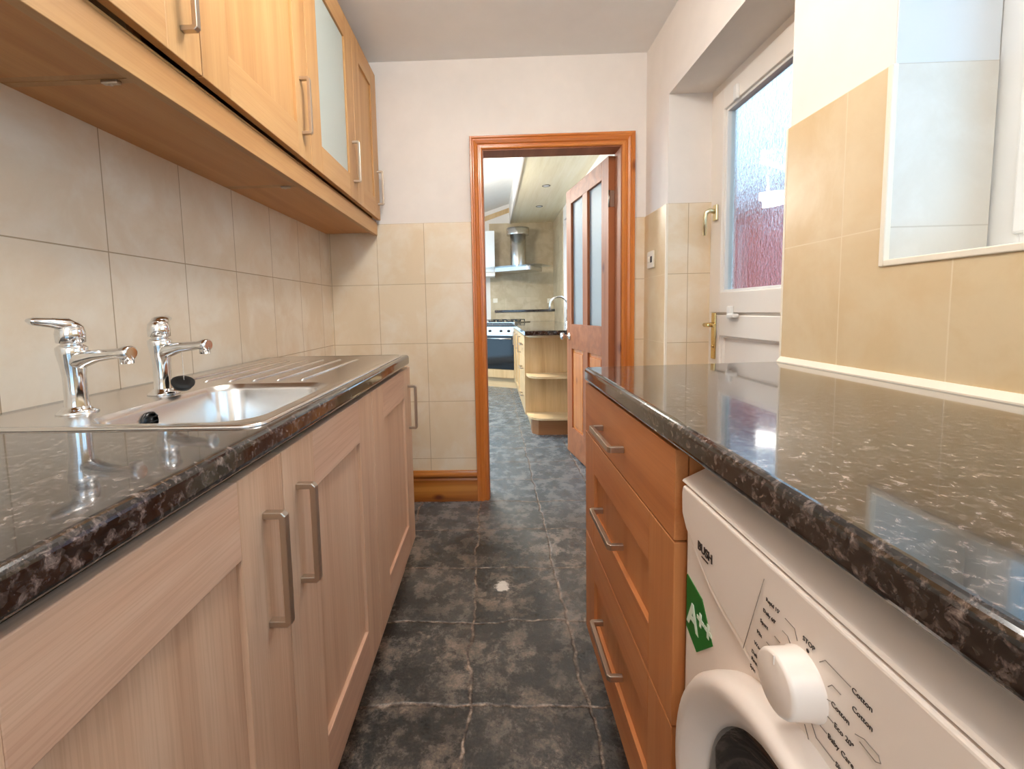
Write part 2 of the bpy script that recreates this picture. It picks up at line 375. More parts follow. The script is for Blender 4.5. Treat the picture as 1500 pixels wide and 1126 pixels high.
def lathe(bm, prof, center, axis='Z', seg=32, mi=0, smooth=True):
    """prof = [(radius, height)]"""
    c = Vector(center); b = bmesh.new()
    ax = {'Z': ((1, 0, 0), (0, 1, 0), (0, 0, 1)), 'X': ((0, 1, 0), (0, 0, 1), (1, 0, 0)), 'Y': ((0, 0, 1), (1, 0, 0), (0, 1, 0))}[axis]
    A, B, D = [Vector(q) for q in ax]; rings = []
    for r, h in prof:
        if r < 1e-6: rings.append([b.verts.new(c + D * h)])
        else: rings.append([b.verts.new(c + D * h + (A * math.cos(2 * PI * k / seg) + B * math.sin(2 * PI * k / seg)) * r) for k in range(seg)])
    for i in range(len(rings) - 1):
        p, q = rings[i], rings[i + 1]
        for k in range(seg):
            k2 = (k + 1) % seg
            if len(p) == 1 and len(q) == 1: continue
            if len(p) == 1: f = b.faces.new((p[0], q[k], q[k2]))
            elif len(q) == 1: f = b.faces.new((p[k], p[k2], q[0]))
            else: f = b.faces.new((p[k], p[k2], q[k2], q[k]))
            f.smooth = smooth
    for f in b.faces: f.material_index = mi
    bmesh.ops.recalc_face_normals(b, faces=b.faces[:])
    merge(bm, b); return bm

def rrect(x0, x1, y0, y1, r, n=6):
    out = []
    for cx, cy, a0 in ((x1 - r, y1 - r, 0), (x0 + r, y1 - r, 90), (x0 + r, y0 + r, 180), (x1 - r, y0 + r, 270)):
        for k in range(n + 1):
            a = math.radians(a0 + 90 * k / n); out.append((cx + r * math.cos(a), cy + r * math.sin(a)))
    return out

def loft(bm, rings, close_end=True, mi=0, smooth=True):
    b = bmesh.new(); R = [[b.verts.new(p) for p in r] for r in rings]
    for i in range(len(R) - 1):
        for k in range(len(R[i])):
            k2 = (k + 1) % len(R[i]); f = b.faces.new((R[i][k], R[i][k2], R[i + 1][k2], R[i + 1][k])); f.smooth = smooth
    if close_end: b.faces.new(R[-1])
    for f in b.faces: f.material_index = mi
    bmesh.ops.recalc_face_normals(b, faces=b.faces[:])
    merge(bm, b); return bm

def wloc(o):
    p = Vector((0, 0, 0))
    while o is not None: p += o.location; o = o.parent
    return p

def obj(name, bm, mats, parent=None, local=False, smooth=None):
    """link a bmesh as ONE object; verts are in world space unless local"""
    if parent is not None and not local: bmesh.ops.translate(bm, verts=bm.verts, vec=-wloc(parent))
    me = bpy.data.meshes.new(name); bm.to_mesh(me); bm.free()
    for mm in (mats if isinstance(mats, (list, tuple)) else [mats]): me.materials.append(mm)
    o = bpy.data.objects.new(name, me); C.objects.link(o)
    if parent is not None: o.parent = parent
    if smooth is not None:
        for p in me.polygons: p.use_smooth = smooth
    return o

def tag(o, label, cat, group=None):
    o['label'] = label; o['category'] = cat
    if group: o['group'] = group
    return o

def thing(name, label, cat, loc=(0, 0, 0), rz=0.0, group=None):
    o = bpy.data.objects.new(name, None); C.objects.link(o); o.location = loc; o.rotation_euler = (0, 0, rz); o.empty_display_size = 0.05
    return tag(o, label, cat, group)

def struct(name, bm, mats, parent=None, **kw):
    o = obj(name, bm, mats, parent, **kw)
    if parent is None: o['kind'] = 'structure'
    return o

def sempty(name, loc=(0, 0, 0), rz=0.0):
    o = bpy.data.objects.new(name, None); C.objects.link(o); o.location = loc; o.rotation_euler = (0, 0, rz); o['kind'] = 'structure'; o.empty_display_size = 0.05
    return o

def text_bm(bm, s, origin, right, upv, size, depth=0.0006, bold=0.0, mi=0):
    cu = bpy.data.curves.new('t', 'FONT'); cu.body = s; cu.size = size; cu.extrude = depth; cu.offset = bold; cu.resolution_u = 3
    to = bpy.data.objects.new('t', cu); C.objects.link(to)
    bpy.context.view_layer.update()
    me = bpy.data.meshes.new_from_object(to.evaluated_get(bpy.context.evaluated_depsgraph_get()))
    R, U = Vector(right).normalized(), Vector(upv).normalized(); N = R.cross(U); o = Vector(origin)
    me.transform(Matrix(((R.x, U.x, N.x, o.x), (R.y, U.y, N.y, o.y), (R.z, U.z, N.z, o.z), (0, 0, 0, 1))))
    bm.from_mesh(me); bpy.data.objects.remove(to); bpy.data.curves.remove(cu); bpy.data.meshes.remove(me)
    return bm

def handle_bm(c, n, l, length=0.18, proj=0.034, wid=0.013, th=0.010, ch=0.006):
    """square D-handle: c = middle of its foot line on the door face, n = outward, l = along"""
    c, n, l = Vector(c), Vector(n), Vector(l); h = length / 2
    pts = [(-h, 0), (-h, proj - ch), (-h + ch, proj), (h - ch, proj), (h, proj - ch), (h, 0), (h - th, 0), (h - th, proj - th), (-h + th, proj - th), (-h + th, 0)]
    return prism(BM(), pts, (c, l, n, l.cross(n)), -wid / 2, wid / 2, bev=0.0012, seg=2)

# ------------------------------------------------------------------ room shell
XL, XR, YB = -0.910, 0.848, 2.4914      # plaster faces: left, right, back
HC = 2.432
Y0 = -1.30
WT = 0.30                                # outer wall thickness
DY0, DY1, DZ = 1.312, 2.187, 2.078       # outside door recess
WY0, WY1, WZ0, WZ1 = -0.28, 0.990, 1.166, 2.16   # window opening
OX0, OX1, OZ = -0.055, 0.722, 1.965      # doorway (rough opening)
YF = 2.60                                # far face of dividing wall

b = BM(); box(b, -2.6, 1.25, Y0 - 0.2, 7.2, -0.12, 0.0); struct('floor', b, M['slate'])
b = BM(); box(b, XL - 0.2, XR + WT, Y0 - 0.2, YF, HC, HC + 0.15); struct('ceiling', b, M['ceiling'])
b = BM(); box(b, XL - 0.15, XL, Y0 - 0.2, YB, 0, HC); wl = struct('wall_left', b, M['plaster'])
T0 = 1.5768
b = BM(); box(b, XL, XL + 0.008, Y0, YB, 0.0, T0); obj('wall_tiles', b, M['tile_left'], wl)
b = BM()
box(b, XL - 0.15, OX0, YB, YF, 0, HC); box(b, OX1, XR + WT, YB, YF, 0, HC); box(b, OX0, OX1, YB, YF, OZ, HC)
wb = struct('wall_back', b, M['plaster'])
b = BM(); box(b, XL + 0.008, -0.07, YB - 0.008, YB, 0.0, T0); box(b, 0.74, XR - 0.008, YB - 0.008, YB, 0.0, T0); obj('wall_tiles', b, M['tile_back'], wb)
b = BM(); box(b, XL - 0.15, -0.6, Y0 - 0.15, Y0, 0, HC); box(b, 0.6, XR + WT, Y0 - 0.15, Y0, 0, HC); box(b, -0.6, 0.6, Y0 - 0.15, Y0, 2.12, HC); box(b, -0.6, 0.6, Y0 - 0.15, Y0, 0, 0.9); struct('wall_front', b, M['plaster'])
b = BM()
box(b, XR, XR + WT, DY1, YB, 0, HC); box(b, XR, XR + WT, DY0, DY1, DZ, HC); box(b, XR, XR + WT, WY1, DY0, 0, HC)
box(b, XR, XR + WT, WY0, WY1, 0, WZ0); box(b, XR, XR + WT, WY0, WY1, WZ1, HC); box(b, XR, XR + WT, Y0, WY0, 0, HC)
wr = struct('wall_right', b, M['plaster'])
b = BM()
box(b, XR - 0.008, XR, DY1, YB - 0.008, 0, T0)
box(b, XR - 0.008, XR, WY1, DY0, 0.9, T0); box(b, XR - 0.008, XR, WY0, WY1, 0.9, WZ0); box(b, XR - 0.008, XR, Y0, WY0, 0.9, T0)
obj('wall_tiles', b, M['tile_right'], wr)
b = BM(); box(b, XR + 0.001, 1.056, WY1 - 0.003, WY1, T0, WZ1); obj('reveal_lining', b, M['reveal_paint'], wr)
# tiles lining the door recess side and the window reveal
b = BM(); box(b, XR, 1.055, DY1 - 0.008, DY1, 0, T0); obj('reveal_tiles', b, M['tile_back'], wr)
b = BM(); box(b, XR, 1.052, WY1 - 0.008, WY1, WZ0, T0); box(b, XR - 0.004, 1.06, WY0, WY1, WZ0, WZ0 + 0.008); obj('reveal_tiles', b, M['tile_reveal_xz'], wr)
# plastic tile beads
def bead(name, boxes):
    b = BM()
    for q in boxes: box(b, *q, bev=0.0025)
    return struct(name, b, M['trim_white'])
bead('trim_1', [(XR - 0.012, XR + 0.002, WY1 - 0.010, WY1 + 0.002, WZ0 - 0.004, T0), (XR - 0.012, XR + 0.002, WY0, WY1 - 0.010, WZ0 - 0.004, WZ0 + 0.010)])
bead('trim_2', [(XR - 0.011, XR + 0.001, DY1 - 0.010, DY1 + 0.001, 0, T0)])
bead('trim_3', [(XR - 0.010, XR + 0.001, DY0 - 0.003, DY0 + 0.005, 0.92, T0)])

# ------------------------------------------------------------------ doorway frame (pine architrave and lining)
def architrave_profile():     # (across, out) moulded section, 66 wide, from inner edge outwards
    return [(0, 0), (0, 0.009), (0.006, 0.013), (0.014, 0.013), (0.017, 0.010), (0.022, 0.010), (0.028, 0.017), (0.040, 0.021), (0.046, 0.017), (0.050, 0.017), (0.056, 0.022), (0.064, 0.022), (0.066, 0.019), (0.066, 0)]
AX0, AX1, AZ = -0.038, 0.716, 1.958      # inner edge of the architrave
prof = architrave_profile()
def arch(b, path):
    # path: list of (point_fn(across)->Vector at y=YB)
    rings = [[Vector(p(a)) + Vector((0, -o, 0)) for a, o in prof] for p in path]
    bb = bmesh.new(); R = [[bb.verts.new(q) for q in r] for r in rings]
    for i in range(len(R) - 1):
        for k in range(len(prof) - 1): bb.faces.new((R[i][k], R[i][k + 1], R[i + 1][k + 1], R[i + 1][k]))
    bb.faces.new(R[0]); bb.faces.new(R[-1][::-1])
    bmesh.ops.recalc_face_normals(bb, faces=bb.faces[:]); merge(b, bb); return b
fr = sempty('trim_4', (0.34, YB, 0))
YA = YB - 0.008
Lb = lambda a: (AX0 - a, YA, 0); Lt = lambda a: (AX0 - a, YA, AZ + a)
Rt = lambda a: (AX1 + a, YA, AZ + a); Rb = lambda a: (AX1 + a, YA, 0)
obj('architrave', arch(BM(), [Lb, Lt]), M['pine_z'], fr)
obj('architrave', arch(BM(), [Lt, Rt]), M['pine_x'], fr)
obj('architrave', arch(BM(), [Rt, Rb]), M['pine_z'], fr)
b = BM(); box(b, AX0 - 0.016, AX0 + 0.006, YA, YF + 0.005, 0, AZ - 0.006); obj('lining', b, M['pined_z'], fr)
b = BM(); box(b, AX1 - 0.006, AX1 + 0.006, YA, YF + 0.005, 0, AZ - 0.006); obj('lining', b, M['pined_z'], fr)
b = BM(); box(b, AX0 - 0.016, AX1 + 0.006, YA, YF + 0.005, AZ - 0.006, AZ + 0.006); obj('lining', b, M['pined_y'], fr)
# skirting left of the doorway
sk = [(0, 0), (0.02, 0), (0.02, 0.125), (0.014, 0.135), (0.020, 0.142), (0.024, 0.150), (0.022, 0.160), (0.012, 0.166), (0.008, 0.176), (0, 0.178)]
b = BM(); prism(b, sk, ((0, YA, 0), (0, -1, 0), (0, 0, 1), (1, 0, 0)), XL + 0.01, AX0 - 0.066)
struct('baseboard_back', b, M['skirt'])

# ------------------------------------------------------------------ interior door, open into the room beyond
hx, hy = 0.712, 2.606
ang = math.atan2(3.40 - 2.606, 0.575 - 0.690)
dl = sempty('door_1', (hx, hy, 0.008), ang)   # local x = along the leaf, local y = thickness
DW, DT, DH = 0.775, 0.038, 1.936
ST = 0.105
def leaf(x0, x1, z0, z1, mi=0, y0=0.0, y1=DT): return (x0, x1, y0, y1, z0, z1)
MUL = (DW / 2 - 0.045, DW / 2 + 0.045)
b = BM()
box(b, *leaf(0, ST, 0, DH), bev=0.002); box(b, *leaf(DW - ST, DW, 0, DH), bev=0.002)
obj('stile', b, M['pined_z'], dl, local=True)
b = BM(); box(b, *leaf(ST, DW - ST, DH - 0.105, DH), bev=0.002); box(b, *leaf(ST, DW - ST, 0.79, 0.97), bev=0.002); box(b, *leaf(ST, DW - ST, 0, 0.20), bev=0.002)
obj('rail', b, M['pined_y'], dl, local=True)
b = BM(); box(b, *leaf(MUL[0], MUL[1], 0.97, DH - 0.105), bev=0.002); box(b, *leaf(MUL[0], MUL[1], 0.20, 0.79), bev=0.002)
obj('muntin', b, M['pined_z'], dl, local=True)
for x0, x1 in ((ST, MUL[0]), (MUL[1], DW - ST)):
    b = BM(); box(b, x0 - 0.006, x1 + 0.006, 0.012, 0.026, 0.195, 0.795); box(b, x0 + 0.025, x1 - 0.025, 0.006, 0.032, 0.225, 0.765, bev=0.004)
    obj('lower_panel', b, M['pine_z'], dl, local=True)
    b = BM(); box(b, x0 - 0.006, x1 + 0.006, 0.017, 0.021, 0.965, DH - 0.10); g = obj('glass_panel', b, M['etched'], dl, local=True)
b = BM()
for s, y in ((1, DT), (-1, 0)):
    lathe(b, [(0.026, 0), (0.026, 0.006 * s), (0.010, 0.010 * s), (0.010, 0.034 * s), (0.024, 0.044 * s), (0.027, 0.056 * s), (0.020, 0.068 * s), (0, 0.070 * s)], (DW - 0.055, y, 0.88), 'Y', 20)
obj('knob', b, M['chrome'], dl, local=True)
for z in (1.70, 0.25):
    b = BM(); tube(b, [(-0.004, DT - 0.002, z - 0.045), (-0.004, DT - 0.002, z + 0.045)], 0.006, 10); box(b, -0.002, 0.0005, 0.004, DT - 0.004, z - 0.045, z + 0.045)
    obj('hinge', b, M['nickel'], dl, local=True)

# ------------------------------------------------------------------ outside stable door in the right wall
XD = 1.050
d2 = sempty('door_2', (XD, 1.75, 0))
b = BM()
box(b, XD, XD + 0.07, DY1 - 0.055, DY1 + 0.006, 0, DZ + 0.006, bev=0.004); box(b, XD, XD + 0.07, DY0 - 0.006, DY0 + 0.055, 0, DZ + 0.006, bev=0.004)
box(b, XD + 0.001, XD + 0.07, DY0 + 0.05, DY1 - 0.05, DZ - 0.05, DZ + 0.008); box(b, XD, XD + 0.07, DY0, DY1, 0, 0.04, bev=0.004)
obj('door_frame', b, M['pvc'], d2)
LY0, LY1 = DY0 + 0.045, DY1 - 0.045
def ring_yz(b, y0, y1, z0, z1, wd, x0, x1, bev=0.004):
    box(b, x0, x1, y0, y0 + wd, z0, z1, bev=bev); box(b, x0, x1, y1 - wd, y1, z0, z1, bev=bev)
    box(b, x0, x1, y0 + wd - 0.002, y1 - wd + 0.002, z0, z0 + wd, bev=bev); box(b, x0, x1, y0 + wd - 0.002, y1 - wd + 0.002, z1 - wd, z1, bev=bev)
b = BM(); ring_yz(b, LY0, LY1, 1.055, 2.035, 0.092, XD - 0.016, XD + 0.05); up = obj('upper_leaf', b, M['pvc'], d2)
b = BM(); ring_yz(b, LY0 + 0.085, LY1 - 0.085, 1.14, 1.95, 0.018, XD - 0.004, XD + 0.03, 0.003); obj('glazing_bead', b, M['pvc_cool'], up)
b = BM(); box(b, XD + 0.012, XD + 0.016, LY0 + 0.095, LY1 - 0.095, 1.15, 1.94); obj('inner_glass', b, M['inner_glass'], up)
b = BM(); box(b, XD + 0.030, XD + 0.034, LY0 + 0.095, LY1 - 0.095, 1.15, 1.94); obj('rippled_glass', b, M['obscure'], up)
b = BM()
ring_yz(b, LY0, LY1, 0.05, 1.045, 0.095, XD - 0.016, XD + 0.05); box(b, XD + 0.006, XD + 0.04, LY0 + 0.09, LY1 - 0.09, 0.14, 0.955); box(b, XD + 0.002, XD + 0.048, LY0 + 0.002, LY1 - 0.002, 1.03, 1.054)
ring_yz(b, LY0 + 0.088, LY1 - 0.088, 0.138, 0.957, 0.016, XD - 0.006, XD + 0.02, 0.004)
lw = obj('lower_leaf', b, M['pvc'], d2)
# upper espagnolette handle
HYp = LY1 - 0.050
b = BM(); box(b, XD - 0.028, XD - 0.016, HYp - 0.016, HYp + 0.016, 1.475, 1.545, bev=0.003)
tube(b, [(XD - 0.026, HYp, 1.515), (XD - 0.048, HYp, 1.520), (XD - 0.062, HYp + 0.006, 1.512), (XD - 0.066, HYp + 0.008, 1.49), (XD - 0.066, HYp + 0.008, 1.41)], [0.011, 0.011, 0.010, 0.009, 0.008], 12)
obj('window_handle', b, M['cream_handle'], up)
b = BM(); box(b, XD - 0.024, XD - 0.016, HYp - 0.017, HYp + 0.017, 0.84, 1.055, bev=0.003)
tube(b, [(XD - 0.022, HYp, 1.0), (XD - 0.055, HYp, 1.0), (XD - 0.066, HYp - 0.010, 1.0), (XD - 0.066, HYp - 0.10, 1.0)], [0.010, 0.010, 0.010, 0.008], 12)
lathe(b, [(0.008, 0), (0.008, -0.004), (0, -0.004)], (XD - 0.024, HYp, 0.90), 'X', 16)
obj('lever_handle', b, M['brass'], lw)
b = BM(); box(b, XD - 0.030, XD - 0.016, 1.925, 1.953, 1.935, 1.995, bev=0.004); obj('restrictor', b, M['pvc_cool'], up)
b = BM(); box(b, XD - 0.032, XD - 0.016, 1.930, 1.960, 1.03, 1.085, bev=0.004); box(b, XD - 0.045, XD - 0.016, 1.885, 1.94, 1.035, 1.052, bev=0.006); obj('restrictor', b, M['pvc_cool'], lw)

# ------------------------------------------------------------------ window in the right wall
XW = 1.058
wn = sempty('window_1', (XW, 0.36, WZ0))
b = BM(); ring_yz(b, WY0, WY1, WZ0, WZ1, 0.06, XW, XW + 0.07); box(b, XW, XW + 0.07, 0.32, 0.40, WZ0, WZ1, bev=0.004); obj('window_frame', b, M['pvc_cool'], wn)
for y0, y1 in ((WY0 + 0.05, 0.33), (0.39, WY1 - 0.05)):
    b = BM(); ring_yz(b, y0, y1, WZ0 + 0.05, WZ1 - 0.05, 0.045, XW - 0.008, XW + 0.05, 0.006); sh = obj('sash', b, M['pvc_cool'], wn)
    b = BM(); box(b, XW + 0.018, XW + 0.022, y0 + 0.04, y1 - 0.04, WZ0 + 0.09, WZ1 - 0.09); obj('pane', b, M['clear'], sh)

wn4 = sempty('fill_window', (0, Y0 - 0.08, 0.9))  # unseen window added behind the viewpoint to let in frontal daylight
b = BM()
for q in ((-0.6, -0.54, 0.9, 2.12), (0.54, 0.6, 0.9, 2.12), (-0.03, 0.03, 0.96, 2.06), (-0.54, 0.54, 0.9, 0.96), (-0.54, 0.54, 2.06, 2.12)): box(b, q[0], q[1], Y0 - 0.11, Y0 - 0.04, q[2], q[3], bev=0.004)
obj('window_frame', b, M['pvc_cool'], wn4)
b = BM(); box(b, -0.545, 0.545, Y0 - 0.078, Y0 - 0.074, 0.955, 2.065); obj('pane', b, M['clear'], wn4)

# ------------------------------------------------------------------ cabinet pieces
NX = Vector((1, 0, 0)); ZZ = Vector((0, 0, 1)); YY = Vector((0, 1, 0))
def shaker(parent, name, y0, y1, z0, z1, xf, sgn, mv, mh, stile, rail, th=0.020, rec=0.009, panel_mat=None, panel_name='panel', rail_top=None):
    """framed door on a plane x = xf, facing sgn; the frame is the door, panel a sub-part"""
    rt = rail_top or rail
    xb = xf - sgn * th; a, c = min(xf, xb), max(xf, xb)
    b = BM()
    box(b, a, c, y0, y0 + stile, z0, z1, bev=0.0015); box(b, a, c, y1 - stile, y1, z0, z1, bev=0.0015)
    box(b, a, c, y0 + stile - 0.0005, y1 - stile + 0.0005, z0, z0 + rail, bev=0.0015, mi=1); box(b, a, c, y0 + stile - 0.0005, y1 - stile + 0.0005, z1 - rt, z1, bev=0.0015, mi=1)
    d = obj(name, b, [mv, mh], parent)
    p0, p1 = sorted((xf - sgn * rec, xf - sgn * (th - 0.002)))
    if panel_mat is not None: p0, p1 = sorted((xf - sgn * rec, xf - sgn * (rec + 0.004)))
    b = BM(); box(b, p0, p1, y0 + stile - 0.004, y1 - stile + 0.004, z0 + rail - 0.004, z1 - rt + 0.004)
    obj(panel_name, b, panel_mat or mv, d)
    return d

def carcass(parent, x0, x1, y0, y1, z0, z1, open_x, mat, mat_in=None, th=0.016, top=True, shelf=None, bottom_mat=None):
    b = BM()
    box(b, x0, x1, y0, y0 + th, z0, z1); box(b, x0, x1, y1 - th, y1, z0, z1)
    box(b, x0, x1, y0 + th, y1 - th, z0, z0 + th, mi=1)
    if top: box(b, x0, x1, y0 + th, y1 - th, z1 - th, z1)
    if open_x > 0: box(b, x0, x0 + 0.006, y0 + th, y1 - th, z0 + th, z1 - th)
    else: box(b, x1 - 0.006, x1, y0 + th, y1 - th, z0 + th, z1 - th)
    if shelf: box(b, x0 + 0.006, x1 - 0.02, y0 + th, y1 - th, shelf, shelf + th)
    return obj('carcass', b, [mat, bottom_mat or mat], parent)

# ------------------------------------------------------------------ left base cabinets
XFB = -0.342; ZB0, ZB1 = 0.142, 0.868
XBK = XL + 0.010
def base_unit(label, y0, y1, doors):
    t = thing('base_cabinet', label, 'cabinet', ((XFB + XBK) / 2, (y0 + y1) / 2, 0))
    carcass(t, XBK, XFB - 0.021, y0 + 0.0005, y1 - 0.0005, ZB0, 0.878, 1, M['base_v'], top=False)
    b = BM(); box(b, XFB - 0.065, XFB - 0.050, y0, y1, 0, ZB0); obj('plinth', b, M['base_h'], t)
    for (a, c, hyy) in doors:
        d = shaker(t, 'door', a + 0.0015, c - 0.0015, ZB0, ZB1, XFB, 1, M['base_v'], M['base_h'], 0.122, 0.108)
        obj('handle', handle_bm((XFB, hyy, 0.710), NX, ZZ, 0.178), M['nickel'], d)
    return t
base_unit('limed oak double-door sink cabinet with two square handles side by side', 0.15, 1.220, [(0.15, 0.685, 0.624), (0.685, 1.220, 0.734)])
base_unit('limed oak single-door cabinet under the drainer, farthest on the left', 1.221, 1.795, [(1.221, 1.795, 1.745)])

# left worktop with a cut-out for the bowl
def worktop_profile(x_back, x_front, z0, z1, r):
    s = 1 if x_front > x_back else -1; pts = [(x_back, z0), (x_back, z1)]
    for k in range(7):
        a = math.radians(90 - 15 * k); pts.append((x_front - s * r + s * r * math.cos(a), z1 - r + r * math.sin(a)))
    for k in range(7):
        a = math.radians(-15 * k); pts.append((x_front - s * r + s * r * math.cos(a), z0 + r + r * math.sin(a)))
    return pts
BW = (-0.665, -0.385, 0.672, 1.055)      # bowl opening x0,x1,y0,y1
XFT = -0.334; WZ = 0.920; WB = 0.880
b = BM()
prism(b, worktop_profile(BW[1] + 0.008, XFT, WB, WZ, 0.011), XZ, 0.10, 1.742)
box(b, XBK, BW[0] - 0.008, 0.10, 1.742, WB, WZ)
box(b, BW[0] - 0.008, BW[1] + 0.008, 0.10, BW[2] - 0.008, WB, WZ); box(b, BW[0] - 0.008, BW[1] + 0.008, BW[3] + 0.008, 1.742, WB, WZ)
tag(obj('worktop', b, M['worktop']), 'black speckled gloss worktop holding the steel sink, left side', 'worktop')
# ------------------------------------------------------------------ sink
sx0, sx1, sy0, sy1 = -0.868, -0.352, 0.640, 1.722
sk_ = thing('kitchen_sink', 'stainless steel inset sink with single bowl and ribbed drainer', 'sink', (-0.6, 1.18, WZ))
NC = 8
def ring(x0, x1, y0, y1, r, z): return [(p[0], p[1], z) for p in rrect(x0, x1, y0, y1, r, NC)]
z = WZ
b = BM()
loft(b, [ring(sx0, sx1, sy0, sy1, 0.030, z + 0.0005), ring(sx0 + 0.001, sx1 - 0.001, sy0 + 0.001, sy1 - 0.001, 0.029, z + 0.0035), ring(sx0 + 0.007, sx1 - 0.007, sy0 + 0.007, sy1 - 0.007, 0.024, z + 0.0045),
         ring(sx0 + 0.013, sx1 - 0.013, sy0 + 0.013, sy1 - 0.013, 0.020, z + 0.0025),
         ring(BW[0] - 0.004, BW[1] + 0.004, BW[2] - 0.004, BW[3] + 0.004, 0.064, z + 0.0025)], close_end=False)
# drainer ribs
for k in range(6):
    x = -0.795 + k * 0.062
    tube(b, [(x, 1.095, z + 0.0015), (x, 1.11, z + 0.0036), (x, 1.56, z + 0.0036), (x, 1.575, z + 0.0015)], [0.002, 0.0042, 0.0042, 0.002], 8)
obj('deck', b, M['steel'], sk_)
b = BM()
rs = [ring(BW[0] - 0.004, BW[1] + 0.004, BW[2] - 0.004, BW[3] + 0.004, 0.064, z + 0.0025)]
for d, i, r in ((0.004, 0.002, 0.060), (0.012, 0.006, 0.058), (0.10, 0.014, 0.056), (0.145, 0.024, 0.052), (0.160, 0.050, 0.040), (0.164, 0.085, 0.03)):
    rs.append(ring(BW[0] + i, BW[1] - i, BW[2] + i, BW[3] - i, r, z - d))
loft(b, rs); obj('bowl', b, M['steel'], sk_)
b = BM(); ox = BW[0] + 0.0075
lathe(b, [(0, 0.003), (0.0165, 0.003), (0.0165, 0.0), (0.0195, 0.0), (0.0195, 0.004), (0.0165, 0.006)], (ox, 0.815, z - 0.030), 'X', 24, 0)
for k in range(-1, 2): box(b, ox + 0.002, ox + 0.007, 0.815 - 0.015, 0.815 + 0.015, z - 0.030 + k * 0.009 - 0.0012, z - 0.030 + k * 0.009 + 0.0012)
obj('overflow', b, M['black'], sk_)
b = BM(); lathe(b, [(0.038, 0.002), (0.034, 0.003), (0.030, 0.0), (0, 0.0)], (-0.525, 0.80, z - 0.163), 'Z', 24); obj('drain', b, M['chrome'], sk_)

# ------------------------------------------------------------------ taps
def tap(label, x, y, s):
    t = thing('pillar_tap', label, 'tap', (x, y, WZ + 0.0025), 0, 'pillar taps on the sink')
    b = BM(); lathe(b, [(0, 0.0), (0.030, 0.0), (0.030, 0.003), (0.024, 0.007), (0.019, 0.012), (0.0185, 0.013), (0, 0.013)], (0, 0, 0), 'Z', 28); obj('flange', b, M['chrome'], t, local=True)
    b = BM()
    lathe(b, [(0.0185, 0.010), (0.0165, 0.03), (0.0165, 0.065), (0.0185, 0.085), (0.022, 0.105), (0.0225, 0.116), (0.017, 0.121), (0, 0.121)], (0, 0, 0), 'Z', 28)
    tube(b, [(0.0, 0, 0.088), (0.018, 0, 0.096), (0.045, 0, 0.101), (0.085, 0, 0.104), (0.096, 0, 0.1045), (0.1055, 0, 0.104), (0.107, 0, 0.104)], [0.017, 0.0175, 0.0145, 0.0125, 0.0145, 0.0145, 0.012], 18, flat=[0.9, 0.9, 0.75, 0.7, 0.85, 0.85, 0.85])
    lathe(b, [(0.0105, 0), (0.0105, -0.014), (0.008, -0.014), (0, -0.010)], (0.097, 0, 0.100), 'Z', 18)
    obj('body', b, M['chrome'], t, local=True)
    b = BM()
    lathe(b, [(0.0, 0.118), (0.015, 0.118), (0.015, 0.123), (0.0205, 0.125), (0.0212, 0.140), (0.019, 0.152), (0.012, 0.160), (0, 0.163)], (0, 0, 0), 'Z', 28)
    q = Vector((-0.35, s, 0)).normalized()
    tube(b, [Vector((0, 0, 0.148)) - q * 0.012, Vector((0, 0, 0.156)) + q * 0.006, Vector((0, 0, 0.160)) + q * 0.026, Vector((0, 0, 0.163)) + q * 0.05, Vector((0, 0, 0.165)) + q * 0.056], [0.012, 0.0165, 0.0125, 0.0105, 0.006], 14, flat=[0.8, 0.75, 0.68, 0.62, 0.5])
    obj('lever', b, M['chrome'], t, local=True)
    return t
tap('chrome pillar tap nearest the camera, lever pointing toward the viewer', -0.738, 0.757, -1)
tap('chrome pillar tap with the black plug hanging from it, farther of two', -0.716, 0.935, 1)
pg = thing('sink_plug', 'black rubber plug on a fine chain below the farther tap', 'plug', (-0.668, 0.928, WZ + 0.024))
b = BM(); lathe(b, [(0, -0.006), (0.017, -0.006), (0.020, 0.0), (0.022, 0.003), (0.022, 0.007), (0.012, 0.008), (0, 0.008)], (0, 0, 0), 'Z', 28)
bmesh.ops.rotate(b, verts=b.verts, cent=(0, 0, 0), matrix=Matrix.Rotation(math.radians(24), 3, 'Y') @ Matrix.Rotation(math.radians(18), 3, 'X')); obj('stopper', b, M['rubber'], pg, local=True)
b = BM()
for k in range(22):
    bb = bmesh.new(); bmesh.ops.create_icosphere(bb, subdivisions=1, radius=0.0013); merge(b, bb, Matrix.Translation((0.002, 0.002, 0.010 + k * 0.0030)))
obj('chain', b, M['chrome'], pg, local=True)

# ------------------------------------------------------------------ wall cabinets
XFW = -0.600; CZ0, CZ1 = 1.527, 2.350; DZ0 = 1.592
def wall_unit(label, c0, c1, doors):
    t = thing('wall_cabinet', label, 'cabinet', (-0.76, (c0 + c1) / 2, CZ0))
    carcass(t, XL + 0.0005, XFW - 0.0435, c0 + 0.0007, c1 - 0.0007, CZ0, CZ1, 1, M['wall_v'], shelf=1.95, bottom_mat=M['under'])
    for y0, y1, hy, glass in doors:
        d = shaker(t, 'door', y0 + 0.001, y1 - 0.001, DZ0, CZ1, XFW, 1, M['wall_v'], M['wall_h'], 0.100, 0.098, panel_mat=M['frost'] if glass else None, panel_name='glass_panel' if glass else 'panel')
        obj('handle', handle_bm((XFW, hy, 1.755 if y0 > 0.5 else 1.737), NX, ZZ, 0.178), M['nickel'], d)
    return t
wall_unit('honey oak wall cabinet at top left, nearest the camera', 0.40, 0.838, [(0.40, 0.965, 0.910, False)])
wall_unit('honey oak single-door wall cabinet between the nearest one and the frosted glass one', 0.838, 1.540, [(0.966, 1.535, 1.470, False)])
